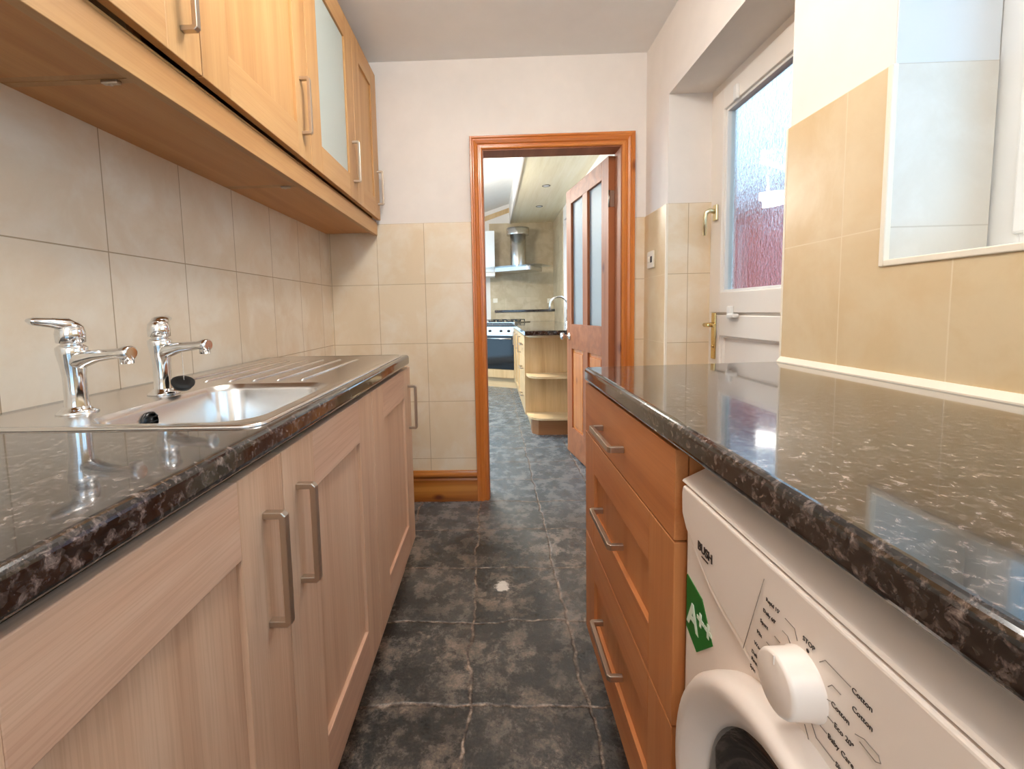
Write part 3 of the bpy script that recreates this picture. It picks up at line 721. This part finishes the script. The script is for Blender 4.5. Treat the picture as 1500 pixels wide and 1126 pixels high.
wall_unit('honey oak wall cabinet with one frosted glass door and one solid door', 1.540, 2.462, [(1.536, 2.055, 2.005, True), (2.056, 2.462, 2.425, False)])
b = BM(); prism(b, [(-0.022, 0), (0.0, 0), (0.0, 0.064), (-0.006, 0.070), (-0.006, 0.076), (-0.022, 0.076)], ((XFW - 0.021, 0, CZ0 - 0.015), (1, 0, 0), (0, 0, 1), (0, 1, 0)), 0.40, 2.462, bev=0.0012)
bmesh.ops.translate(b, verts=b.verts, vec=(0.0215 - 0.0205 + 0.0, 0, 0))
tag(obj('light_pelmet', b, M['wall_h']), 'long honey oak pelmet strip along the bottom of the wall cabinets', 'pelmet')
for k, (yy, lab) in enumerate(((0.845, 'small metal joint clip under the nearest wall cabinets'), (1.545, 'small metal joint clip under the frosted glass cabinet'))):
    b = BM(); box(b, -0.715, -0.683, yy - 0.006, yy + 0.006, CZ0 - 0.006, CZ0 + 0.0045, bev=0.002); lathe(b, [(0, -0.008), (0.004, -0.008), (0.004, -0.004)], (-0.70, yy, CZ0), 'Z', 12)
    tag(obj('joint_clip', b, M['nickel']), lab, 'clip', 'clips under the wall cabinets')

# ------------------------------------------------------------------ right side: drawers
XFD = 0.266
t = thing('drawer_cabinet', 'amber oak cabinet of three drawers with square bar handles', 'cabinet', (0.55, 0.96, 0))
b = BM()
DYa, DYb = 0.646, 1.276
box(b, XFD + 0.021, 0.838, DYa, DYa + 0.016, 0.13, 0.878); box(b, XFD + 0.021, 0.838, DYb - 0.016, DYb, 0.13, 0.878); box(b, XFD + 0.021, 0.838, DYa + 0.016, DYb - 0.016, 0.13, 0.146); box(b, 0.82, 0.838, DYa + 0.016, DYb - 0.016, 0.146, 0.878)
obj('carcass', b, M['draw_v'], t)
b = BM(); box(b, XFD + 0.055, XFD + 0.070, DYa, DYb, 0, 0.13); obj('plinth', b, M['draw_h'], t)
NN = Vector((-1, 0, 0))
b = BM(); box(b, XFD, XFD + 0.020, DYa, DYb, 0.7365, 0.876, bev=0.0015); d = obj('drawer', b, M['draw_h'], t)
obj('handle', handle_bm((XFD, 0.988, 0.795), NN, YY, 0.180), M['nickel'], d)
for z0, z1, hz in ((0.4365, 0.7335, 0.585), (0.134, 0.4335, 0.290)):
    d = shaker(t, 'drawer', DYa, DYb, z0, z1, XFD, -1, M['draw_v'], M['draw_h'], 0.105, 0.092)
    obj('handle', handle_bm((XFD, 0.988, hz), NN, YY, 0.180), M['nickel'], d)

# right worktop
b = BM()
pr = worktop_profile(0.838, 0.2605, WB, WZ, 0.011)
prism(b, pr, XZ, -0.25, 1.262)
for v in b.verts:
    if v.co.y > 1.2: v.co.y += 0.048 * (v.co.x - 0.2605) / 0.58
tag(obj('worktop', b, M['worktop']), 'black speckled gloss worktop over the washing machine, right side', 'worktop')
b = BM(); prism(b, [(0, 0), (0.014, 0), (0.014, 0.003), (0.004, 0.016), (0, 0.016)], ((XR - 0.009, 0, WZ), (-1, 0, 0), (0, 0, 1), (0, 1, 0)), -0.25, 1.305)
struct('trim_6', b, M['trim_white'])

# ------------------------------------------------------------------ washing machine
XM = 0.274; MY0, MY1 = 0.040, 0.636
wm = thing('washing_machine', 'white front-loading washing machine under the right worktop', 'washing machine', (0.55, 0.34, 0))
b = BM(); box(b, XM, 0.82, MY0, MY1, 0.02, 0.836, bev=0.022, seg=5); obj('body', b, M['washer'], wm, smooth=None)
b = BM(); prism(b, [(XM - 0.005, 0.8345), (XM - 0.001, 0.838), (XM + 0.030, 0.853), (XM + 0.07, 0.860), (0.82, 0.862), (0.82, 0.8345)], XZ, MY0 + 0.002, MY1 - 0.002, bev=0.003); obj('lid', b, M['washer'], wm)
# fascia with its swept lower edge
sw = [(0.612, 0.772), (0.590, 0.762), (0.568, 0.748), (0.545, 0.735), (0.520, 0.726), (0.477, 0.717), (0.438, 0.706), (0.394, 0.692), (0.34, 0.678), (0.25, 0.668), (0.10, 0.664), (0.062, 0.664)]
pts = [(MY1 - 0.012, 0.832), (MY1 - 0.008, 0.82), (MY1 - 0.010, 0.79)] + sw + [(0.046, 0.68), (0.046, 0.832)]
b = BM(); prism(b, pts, YZ, XM - 0.006, XM + 0.01, bev=0.0035, seg=3); obj('control_panel', b, M['washer'], wm)
# crease below the fascia
b = BM(); tube(b, [(XM, y, z - 0.007) for y, z in sw], [0.001] + [0.0045] * (len(sw) - 2) + [0.001], 10); obj('crease_moulding', b, M['washer'], wm)
XP = XM - 0.0066
# printing
RT, UP = (0, -1, 0), (0, 0, 1)
b = BM()
text_bm(b, 'BUSH', (XP, 0.5735, 0.7655), RT, UP, 0.0160, 0.0004, 0.0003); box(b, XP - 0.0003, XP + 0.0003, 0.545, 0.562, 0.7595, 0.7612)
obj('logo', b, M['ink'], wm)
b = BM()
for s, y, z_ in (("Rapid 15'", 0.427, 0.794), ("Daily 60'", 0.431, 0.780), ("Sport", 0.435, 0.766), ("Mix", 0.440, 0.7505), ("Wool", 0.444, 0.735), ("Delicates", 0.448, 0.7225), ("Rinse", 0.448, 0.7145), ("Spin", 0.450, 0.7045)):
    text_bm(b, s, (XP, y, z_ - 0.002), RT, UP, 0.0056, 0.0002, 0.0)
obj('programme_names', b, M['ink'], wm)
b = BM()
for s, y, z_ in (("Cotton", 0.321, 0.794), ("Cotton", 0.324 - 0.004, 0.780), ("Cotton", 0.340, 0.765), ("Eco 20\u00b0", 0.336, 0.750), ("Baby Care", 0.342, 0.7345), ("Shirts", 0.333, 0.7195)):
    text_bm(b, s, (XP, y, z_ - 0.002), RT, UP, 0.0062, 0.0002, 0.0)
obj('programme_names', b, M['ink'], wm)
b = BM(); text_bm(b, 'STOP', (XP, 0.3745, 0.792), RT, UP, 0.0062, 0.0002, 0.0); lathe(b, [(0.0018, 0), (0, -0.0003)], (XP, 0.368, 0.7865), 'X', 12); obj('stop_mark', b, M['ink'], wm)
b = BM()
def pline(pts, r=0.00035):
    tube(b, [(XP, y, z_) for y, z_ in pts], r, 6)
pline([(0.431, 0.812), (0.4635, 0.712)])
pline([(0.398, 0.7945), (0.385, 0.794), (0.381, 0.7855)]); pline([(0.401, 0.780), (0.394, 0.780), (0.390, 0.776)]); pline([(0.412, 0.766), (0.404, 0.7655)]); pline([(0.424, 0.7505), (0.408, 0.750)])
obj('dial_lines', b, M['inkgrey'], wm)
b = BM()
pline([(0.322, 0.7945), (0.348, 0.7945), (0.354, 0.788)]); pline([(0.331, 0.780), (0.340, 0.780), (0.344, 0.775)]); pline([(0.341, 0.765), (0.346, 0.763)]); pline([(0.337, 0.750), (0.343, 0.750)])
pline([(0.343, 0.7345), (0.350, 0.7345), (0.354, 0.7365)]); pline([(0.334, 0.7195), (0.354, 0.7195), (0.360, 0.727)]); pline([(0.337, 0.708), (0.362, 0.708), (0.368, 0.718)])
pline([(0.316, 0.762), (0.308, 0.766), (0.296, 0.766), (0.294, 0.762), (0.298, 0.759), (0.312, 0.760)])
obj('dial_lines', b, M['inkgrey'], wm)
b = BM(); KC = (XP, 0.371, 0.7545)
lathe(b, [(0.0285, 0.001), (0.0285, -0.0025), (0.0275, -0.004), (0.0268, -0.023), (0.0255, -0.0255), (0.023, -0.0265), (0, -0.0268)], KC, 'X', 48)
box(b, KC[0] - 0.0274, KC[0] - 0.0262, KC[1] - 0.0007, KC[1] + 0.0007, KC[2] + 0.017, KC[2] + 0.0255)
obj('dial', b, M['knobw'], wm)
# green energy sticker
b = BM(); prism(b, [(0.616, 0.703), (0.571, 0.695), (0.541, 0.652), (0.583, 0.610), (0.616, 0.625)], YZ, XM - 0.0012, XM + 0.0002); st = obj('energy_sticker', b, M['green'], wm)
b = BM(); text_bm(b, 'A', (XM - 0.0016, 0.6115, 0.637), RT, UP, 0.048, 0.0003, 0.0014); text_bm(b, '++', (XM - 0.0016, 0.583, 0.651), RT, UP, 0.036, 0.0003, 0.0012); obj('sticker_print', b, M['stickw'], st)
# porthole door
DC = (XM, 0.356, 0.489)
b = BM(); lathe(b, [(0.220, 0.004), (0.2205, -0.016), (0.219, -0.026), (0.213, -0.034), (0.205, -0.036), (0.197, -0.034), (0.184, -0.026), (0.172, -0.016), (0.166, -0.006), (0.165, 0.004)], DC, 'X', 80); dr = obj('door', b, M['washer'], wm)
b = BM(); lathe(b, [(0.169, -0.010), (0.160, -0.014), (0.125, -0.004), (0.08, 0.0), (0, 0.002)], DC, 'X', 64); obj('door_glass', b, M['drum_glass'], dr)
for y in (0.09, 0.58):
    for x in (0.32, 0.77):
        b = BM(); lathe(b, [(0, 0), (0.022, 0), (0.022, 0.012), (0.012, 0.014), (0.012, 0.03), (0, 0.03)], (x, y, 0), 'Z', 16); obj('foot', b, M['black'], wm)


# ------------------------------------------------------------------ switch on the right wall
b = BM(); box(b, XR - 0.020, XR - 0.008, 2.322, 2.410, 1.290, 1.378, bev=0.004); sw_ = tag(obj('fused_switch', b, M['switchw']), 'square white fused switch on the beige tiles beside the doorway', 'switch')
b = BM(); box(b, XR - 0.025, XR - 0.0195, 2.372, 2.392, 1.32, 1.348, bev=0.002); obj('rocker', b, M['switchw'], sw_)
b = BM(); box(b, XR - 0.0215, XR - 0.0195, 2.335, 2.358, 1.318, 1.350, bev=0.0008); obj('fuse_holder', b, M['black'], sw_)

# ------------------------------------------------------------------ ceiling light of this kitchen (above the frame), plus an added fill light behind the viewpoint
for ly, lab in ((1.10, 'round opal ceiling light above the sink worktop'), (-0.85, 'round opal fill light added behind the viewpoint')):
  cl = thing('ceiling_light', lab, 'light', (-0.02, ly, HC), 0, 'kitchen ceiling lights')
  b = BM(); lathe(b, [(0.0, 0), (0.06, 0), (0.06, -0.018), (0.035, -0.03), (0.022, -0.04), (0.022, -0.075), (0.06, -0.082), (0.06, -0.095), (0, -0.095)], (0, 0, 0), 'Z', 32); obj('base', b, M['pvc'], cl, local=True)
  b = BM(); lathe(b, [(0.05, -0.094), (0.10, -0.102), (0.142, -0.128), (0.155, -0.165), (0.142, -0.202), (0.10, -0.230), (0.05, -0.244), (0, -0.247)], (0, 0, 0), 'Z', 40); obj('diffuser', b, M['lamp'] if ly > 0 else M['rear_fill'], cl, local=True)

# ------------------------------------------------------------------ the room beyond
FX0, FX1, FYB = -2.45, 0.965, 6.95
SZ = 2.42
b = BM(); box(b, FX1, FX1 + 0.28, YF, 4.30, 0, 2.75); box(b, FX1, FX1 + 0.28, 5.95, FYB + 0.2, 0, 2.75); box(b, FX1, FX1 + 0.28, 4.30, 5.95, 0, 1.13); box(b, FX1, FX1 + 0.28, 4.30, 5.95, 2.25, 2.75)
struct('wall_far_right', b, M['plaster'])
b = BM(); box(b, FX0 - 0.2, FX1 + 0.28, FYB, FYB + 0.2, 0, 3.0); wf = struct('wall_far', b, M['plaster'])
b = BM(); box(b, -0.02, FX1, FYB - 0.008, FYB, 0.9, SZ); obj('wall_tiles', b, M['tile_far'], wf)
b = BM(); box(b, FX1 - 0.008, FX1, 6.02, FYB - 0.008, 0.9, SZ); obj('wall_tiles', b, M['tile_farside'], wf)
b = BM()
box(b, FX0 - 0.2, FX0, YF - 0.1, 3.0, 0, 3.0); box(b, FX0 - 0.2, FX0, 5.6, FYB, 0, 3.0); box(b, FX0 - 0.2, FX0, 3.0, 5.6, 2.1, 3.0); box(b, FX0 - 0.2, FX0, 3.0, 5.6, 0, 0.06)
struct('wall_far_left', b, M['plaster'])
b = BM(); box(b, FX0 - 0.2, XL - 0.15, YF - 0.1, YF, 0, 3.0); box(b, XL - 0.16, FX1 + 0.28, YF - 0.05, YF, HC, 3.0); struct('wall_far_front', b, M['plaster'])
def slope(x): return 2.72 + (x - 0.31) * 0.322
b = BM()
RX0, RX1 = -2.1, -0.45; RY0, RY1 = 2.95, 6.4
def slab(x0, x1, y0, y1): prism(b, [(x1, slope(x1)), (x0, slope(x0)), (x0, slope(x0) + 0.15), (x1, slope(x1) + 0.15)], XZ, y0, y1)
slab(RX1, 0.31, YF - 0.05, FYB + 0.1); slab(FX0 - 0.2, RX0, YF - 0.05, FYB + 0.1); slab(RX0, RX1, YF - 0.05, RY0); slab(RX0, RX1, RY1, FYB + 0.1)
struct('ceiling_far', b, M['ceiling'])
wn5 = sempty('fill_rooflight', (RX0, RY0, slope(RX0)))  # unseen rooflight, added to brighten the far room with sky light
b = BM()
for y0, y1 in ((RY0, RY0 + 0.06), (RY1 - 0.06, RY1), (4.57, 4.63)): prism(b, [(RX1, slope(RX1) + 0.06), (RX0, slope(RX0) + 0.06), (RX0, slope(RX0) + 0.13), (RX1, slope(RX1) + 0.13)], XZ, y0, y1)
obj('window_frame', b, M['pvc_cool'], wn5)
b = BM(); prism(b, [(RX1, slope(RX1) + 0.09), (RX0, slope(RX0) + 0.09), (RX0, slope(RX0) + 0.094), (RX1, slope(RX1) + 0.094)], XZ, RY0, RY1); obj('pane', b, M['clear'], wn5)
b = BM(); prism(b, [(0.305, 2.655), (-2.0, 1.90), (-2.0, 1.83), (0.305, 2.585)], XZ, FYB - 0.02, FYB); struct('trim_7', b, M['far_v'])
b = BM(); box(b, 0.31, FX1, YF, FYB, SZ, SZ + 0.06); struct('ceiling_far_soffit', b, M['clad'])
b = BM(); box(b, 0.29, 0.31, YF, FYB, SZ - 0.012, 2.80, bev=0.003); struct('trim_8', b, M['pvc'])
for x, y in ((0.61, 4.93), (0.636, 5.88)):
    t = thing('downlight', 'small round recessed downlight in the cladding, %s the doorway' % ('nearer' if y < 5 else 'farther from'), 'light', (x, y, SZ), 0, 'downlights in the clad ceiling')
    b = BM(); lathe(b, [(0.045, 0), (0.045, -0.004), (0.036, -0.006), (0.034, -0.001)], (0, 0, 0), 'Z', 24); obj('ring', b, M['spot'], t, local=True)
    b = BM(); lathe(b, [(0.035, -0.002), (0.02, -0.004), (0, -0.004)], (0, 0, 0), 'Z', 20); obj('lamp', b, M['pvc_cool'], t, local=True)
# pendant-less round ceiling light, seen reflected in the door glass
t = thing('ceiling_light', 'round cream ceiling light reflected in the outside door glass', 'light', (-0.60, 4.53, 2.12))
b = BM(); lathe(b, [(0, 0.02), (0.25, 0.02), (0.25, 0.0), (0.23, -0.03), (0.12, -0.06), (0, -0.065)], (0, 0, 0), 'Z', 40); obj('diffuser', b, M['farlamp'], t, local=True)
b = BM(); tube(b, [(0, 0, 0.02), (0, 0, 0.03)], 0.06, 24); tube(b, [(0, 0, 0.02), (0, 0, 0.305)], 0.012, 12); obj('stem', b, M['pvc'], t, local=True)
# far window
wn2 = sempty('window_2', (FX1 + 0.2, 5.1, 1.13))
b = BM(); ring_yz(b, 4.30, 5.95, 1.13, 2.25, 0.06, FX1 + 0.18, FX1 + 0.25); box(b, FX1 + 0.18, FX1 + 0.25, 5.09, 5.16, 1.13, 2.25); obj('window_frame', b, M['pvc_cool'], wn2)
b = BM(); box(b, FX1 + 0.21, FX1 + 0.214, 4.35, 5.9, 1.18, 2.2); obj('pane', b, M['clear'], wn2)
wn3 = sempty('side_fill_window', (FX0 - 0.1, 4.3, 0.06))  # unseen side window, added so sky light enters the far room
b = BM(); ring_yz(b, 3.0, 5.6, 0.06, 2.1, 0.07, FX0 - 0.13, FX0 - 0.06); box(b, FX0 - 0.13, FX0 - 0.06, 4.26, 4.34, 0.06, 2.1); obj('window_frame', b, M['pvc_cool'], wn3)
b = BM(); box(b, FX0 - 0.10, FX0 - 0.096, 3.05, 5.55, 0.1, 2.05); obj('pane', b, M['clear'], wn3)

# open end shelves
XE0 = 0.285
t = thing('shelf_unit', 'pale beech open end shelves behind the pine door', 'shelf unit', (0.5, 3.85, 0))
b = BM(); box(b, XE0, 0.955, 3.985, 4.003, 0.14, 0.872); obj('back_panel', b, M['far_v'], t)
for z_ in (0.14, 0.50, 0.852):
    pts = [(XE0 + 0.01, 3.985), (XE0 + 0.012, 3.93)]
    for k in range(7):
        a = math.radians(180 + 15 * k); pts.append((XE0 + 0.16 + 0.14 * math.cos(a), 3.86 + 0.12 * math.sin(a)))
    pts += [(0.955, 3.74), (0.955, 3.985)]
    b = BM(); prism(b, pts, XY, z_, z_ + 0.020, bev=0.002); obj('shelf', b, M['far_shelf'], t)
b = BM(); prism(b, [(XE0 + 0.05, 4.0), (XE0 + 0.05, 3.86), (XE0 + 0.10, 3.80), (0.955, 3.80), (0.955, 4.0)], XY, 0, 0.138); obj('plinth', b, M['far_plinth'], t)
# base cabinets along the right of the far room
ys = [4.005, 4.505, 5.005, 5.505, 6.02]
labs = ['pale drawer cabinet directly behind the open end shelves', 'pale door cabinet second along from the open shelves', 'pale door cabinet third along from the open shelves', 'pale door cabinet beside the corner oven']
for i in range(4):
    y0, y1 = ys[i], ys[i + 1]
    t = thing('base_cabinet', labs[i], 'cabinet', (0.6, (y0 + y1) / 2, 0))
    b = BM(); box(b, XE0 + 0.021, 0.955, y0, y1 - 0.001, 0.14, 0.874); obj('carcass', b, M['far_v'], t)
    b = BM(); box(b, XE0 + 0.06, XE0 + 0.075, y0, y1, 0, 0.14); obj('plinth', b, M['far_shelf'], t)
    if i == 0:
        for z0, z1 in ((0.142, 0.42), (0.423, 0.66), (0.663, 0.868)):
            b = BM(); box(b, XE0, XE0 + 0.02, y0 + 0.002, y1 - 0.002, z0, z1, bev=0.002); d = obj('drawer', b, M['far_v'], t)
            obj('handle', handle_bm((XE0, (y0 + y1) / 2, (z0 + z1) / 2), NN, YY, 0.17), M['nickel'], d)
    else:
        d = shaker(t, 'door', y0 + 0.002, y1 - 0.002, 0.142, 0.868, XE0, -1, M['far_v'], M['far_v'], 0.07, 0.07)
        obj('handle', handle_bm((XE0, y0 + 0.05, 0.74), NN, ZZ, 0.17), M['nickel'], d)
# corner oven housing (turned across the corner)
OA = math.atan2(6.40 - 6.08, -0.22 - 0.33)          # along its front, right to left
oo = (0.33, 6.075)
dirx = Vector((math.cos(OA), math.sin(OA)))
ov = thing('built_in_oven', 'built-in oven with black glass door across the far corner', 'oven', (oo[0], oo[1], 0), OA)   # local x runs left, local y toward camera is +
nrm = 1.0
def ob(x0, x1, y0, y1, z0, z1, **k): return box(BM(), x0, x1, y0, y1, z0, z1, **k)
# local +y points to the room side? rotate (cos,sin) by +90deg gives (-sin,cos): for OA~150deg that is (-,-) -> room side
obj('housing', ob(0.0, 0.66, -0.50, -0.022, 0.14, 0.872), M['far_v'], ov, local=True)
obj('plinth', ob(0.0, 0.66, -0.075, -0.060, 0.0, 0.139), M['far_shelf'], ov, local=True)
obj('lower_panel', ob(0.003, 0.657, -0.022, 0.0, 0.145, 0.262, bev=0.002), M['far_v'], ov, local=True)
obj('door_glass', ob(0.035, 0.625, -0.022, 0.004, 0.268, 0.735, bev=0.003), M['oven_black'], ov, local=True)
cp = obj('control_panel', ob(0.035, 0.625, -0.022, 0.004, 0.738, 0.866, bev=0.003), M['steel'], ov, local=True)
for x in (0.12, 0.24, 0.42, 0.54):
    b = BM(); lathe(b, [(0.018, 0), (0.016, 0.02), (0, 0.021)], (x, 0.004, 0.805), 'Y', 18); obj('knob', b, M['black'], cp, local=True)
b = BM(); tube(b, [(0.07, 0.004, 0.70), (0.07, 0.04, 0.70), (0.59, 0.04, 0.70), (0.59, 0.004, 0.70)], 0.009, 10); obj('door_handle', b, M['steel'], ov, local=True)
for x in (0.004, 0.628): obj('side_fillet', ob(x, x + 0.028, -0.022, 0.0, 0.265, 0.868), M['far_v'], ov, local=True)
# worktop of the far run
p1 = Vector(oo) + dirx * 0.70
nv = Vector((-math.sin(OA), math.cos(OA)))
q0 = Vector(oo) + nv * 0.02; q1 = p1 + nv * 0.02
b = BM(); prism(b, [(XE0 - 0.02, 3.66), (0.958, 3.66), (0.958, FYB - 0.016), (q1.x, FYB - 0.016), (q1.x, q1.y), (q0.x, q0.y), (XE0 - 0.02, 6.05)], XY, 0.876, 0.914, bev=0.003)
tag(obj('worktop', b, M['worktop']), 'dark worktop running from the open shelves round to the hob', 'worktop')
# hob
hb = thing('gas_hob', 'steel gas hob with black pan supports above the oven', 'hob', (oo[0] + dirx.x * 0.33 - nv.x * 0.28, oo[1] + dirx.y * 0.33 - nv.y * 0.28, 0.914), OA)
obj('plate', ob(-0.29, 0.29, -0.25, 0.25, 0, 0.012, bev=0.004), M['steel'], hb, local=True)
for x in (-0.15, 0.15):
    for y in (-0.12, 0.12):
        b = BM(); lathe(b, [(0.045, 0.01), (0.045, 0.024), (0.03, 0.028), (0, 0.028)], (x, y, 0), 'Z', 20); obj('burner', b, M['black'], hb, local=True)
        b = BM()
        box(b, x - 0.11, x + 0.11, y - 0.005, y + 0.005, 0.036, 0.046); box(b, x - 0.005, x + 0.005, y - 0.09, y + 0.09, 0.036, 0.046)
        for sx in (-1, 1): box(b, x + sx * 0.105 - 0.005, x + sx * 0.105 + 0.005, y - 0.005, y + 0.005, 0.01, 0.04)
        for sy in (-1, 1): box(b, x - 0.005, x + 0.005, y + sy * 0.085 - 0.005, y + sy * 0.085 + 0.005, 0.01, 0.04)
        obj('pan_support', b, M['black'], hb, local=True)
# raised ledge behind the hob
b = BM(); prism(b, [(0.06, FYB - 0.012), (0.955, FYB - 0.012), (0.955, 6.82), (0.06, 6.85)], XY, 0.915, 1.062); lg = thing('corner_ledge', 'raised cream ledge with dark top behind the hob', 'ledge', (0.5, 6.85, 0.915)); obj('box', b, M['tile_far'], lg)
b = BM(); prism(b, [(0.04, FYB - 0.012), (0.955, FYB - 0.012), (0.955, 6.80), (0.04, 6.83)], XY, 1.062, 1.095, bev=0.003); obj('top', b, M['worktop'], lg)
# cooker hood
hd = thing('cooker_hood', 'steel chimney cooker hood with glass canopy on the far wall', 'cooker hood', (0.40, 6.62, 1.68), OA)
b = BM(); lathe(b, [(0.115, 0.03), (0.115, 0.52), (0.0, 0.52)], (0, 0, 0), 'Z', 32); lathe(b, [(0.165, 0.50), (0.165, 0.60), (0.115, 0.60)], (0, 0, 0), 'Z', 32); lathe(b, [(0.165, 0.50), (0.115, 0.50)], (0, 0, 0), 'Z', 32); obj('chimney', b, M['steel'], hd, local=True)
b = BM(); prism(b, rrect(-0.30, 0.30, -0.21, 0.24, 0.05), XY, -0.03, 0.03, bev=0.004); obj('extractor_body', b, M['steel'], hd, local=True)
b = BM(); arc = [(-0.46 + 0.92 * k / 14, 0.26 + 0.10 * (1 - ((k - 7) / 7) ** 2)) for k in range(15)]
prism(b, [(-0.46, -0.20)] + arc + [(0.46, -0.20)], XY, 0.032, 0.040); obj('glass_canopy', b, M['inner_glass'], hd, local=True)
# wall cabinet at the left of the hood, tap, sockets
t = thing('wall_cabinet', 'white wall cabinet left of the cooker hood in far room', 'cabinet', (-0.30, 6.78, 1.62))
b = BM(); box(b, -0.62, 0.055, 6.66, FYB, 1.60, 2.26); obj('carcass', b, M['pvc'], t)
b = BM(); box(b, -0.62, 0.055, 6.64, 6.658, 1.66, 2.26, bev=0.002); obj('door', b, M['pvc_cool'], t)
b = BM(); box(b, 0.02, 0.09, FYB - 0.018, FYB - 0.008, 1.21, 1.28, bev=0.003); tag(obj('wall_socket', b, M['switchw']), 'small white socket on the sandy tiles left of the hob', 'socket')
b = BM(); box(b, 0.86, 0.93, FYB - 0.018, FYB - 0.008, 1.19, 1.26, bev=0.003); tag(obj('wall_socket', b, M['switchw']), 'small white socket on the sandy tiles in the far corner', 'socket')
t = thing('kitchen_tap', 'chrome swan-neck tap on the far room worktop', 'tap', (0.86, 5.10, 0.914))
b = BM(); pts = [(0, 0, 0), (0, 0, 0.22)] + [(-0.10 + 0.10 * math.cos(math.radians(a)), 0, 0.22 + 0.10 * math.sin(math.radians(a))) for a in range(15, 181, 15)] + [(-0.20, 0, 0.17)]
tube(b, pts, 0.012, 12); lathe(b, [(0.028, 0), (0.026, 0.03), (0.012, 0.04)], (0, 0, 0), 'Z', 20); obj('spout', b, M['chrome'], t, local=True)
b = BM(); tube(b, [(0, 0.02, 0.05), (0, 0.07, 0.07)], 0.007, 10); obj('lever', b, M['chrome'], t, local=True)

# ------------------------------------------------------------------ the yard outside the right wall
b = BM(); box(b, 1.26, 9.0, -4, 9, -0.2, -0.05); struct('ground', b, M['yard_ground'])
sh = thing('outbuilding', 'red walled outbuilding with grey roof seen through rippled glass', 'outbuilding', (3.0, 4.2, -0.05))
b = BM(); box(b, 2.6, 4.6, 2.2, 7.5, -0.05, 1.98); obj('wall', b, M['yard_red'], sh)
b = BM(); prism(b, [(2.45, 1.98), (2.45, 2.05), (3.9, 2.85), (4.8, 2.85), (4.8, 1.98)], XZ, 2.1, 7.6); obj('roof', b, M['yard_roof'], sh)
b = BM(); box(b, 2.54, 2.60, 4.62, 4.70, -0.05, 1.90); obj('post', b, M['yard_post'], sh)
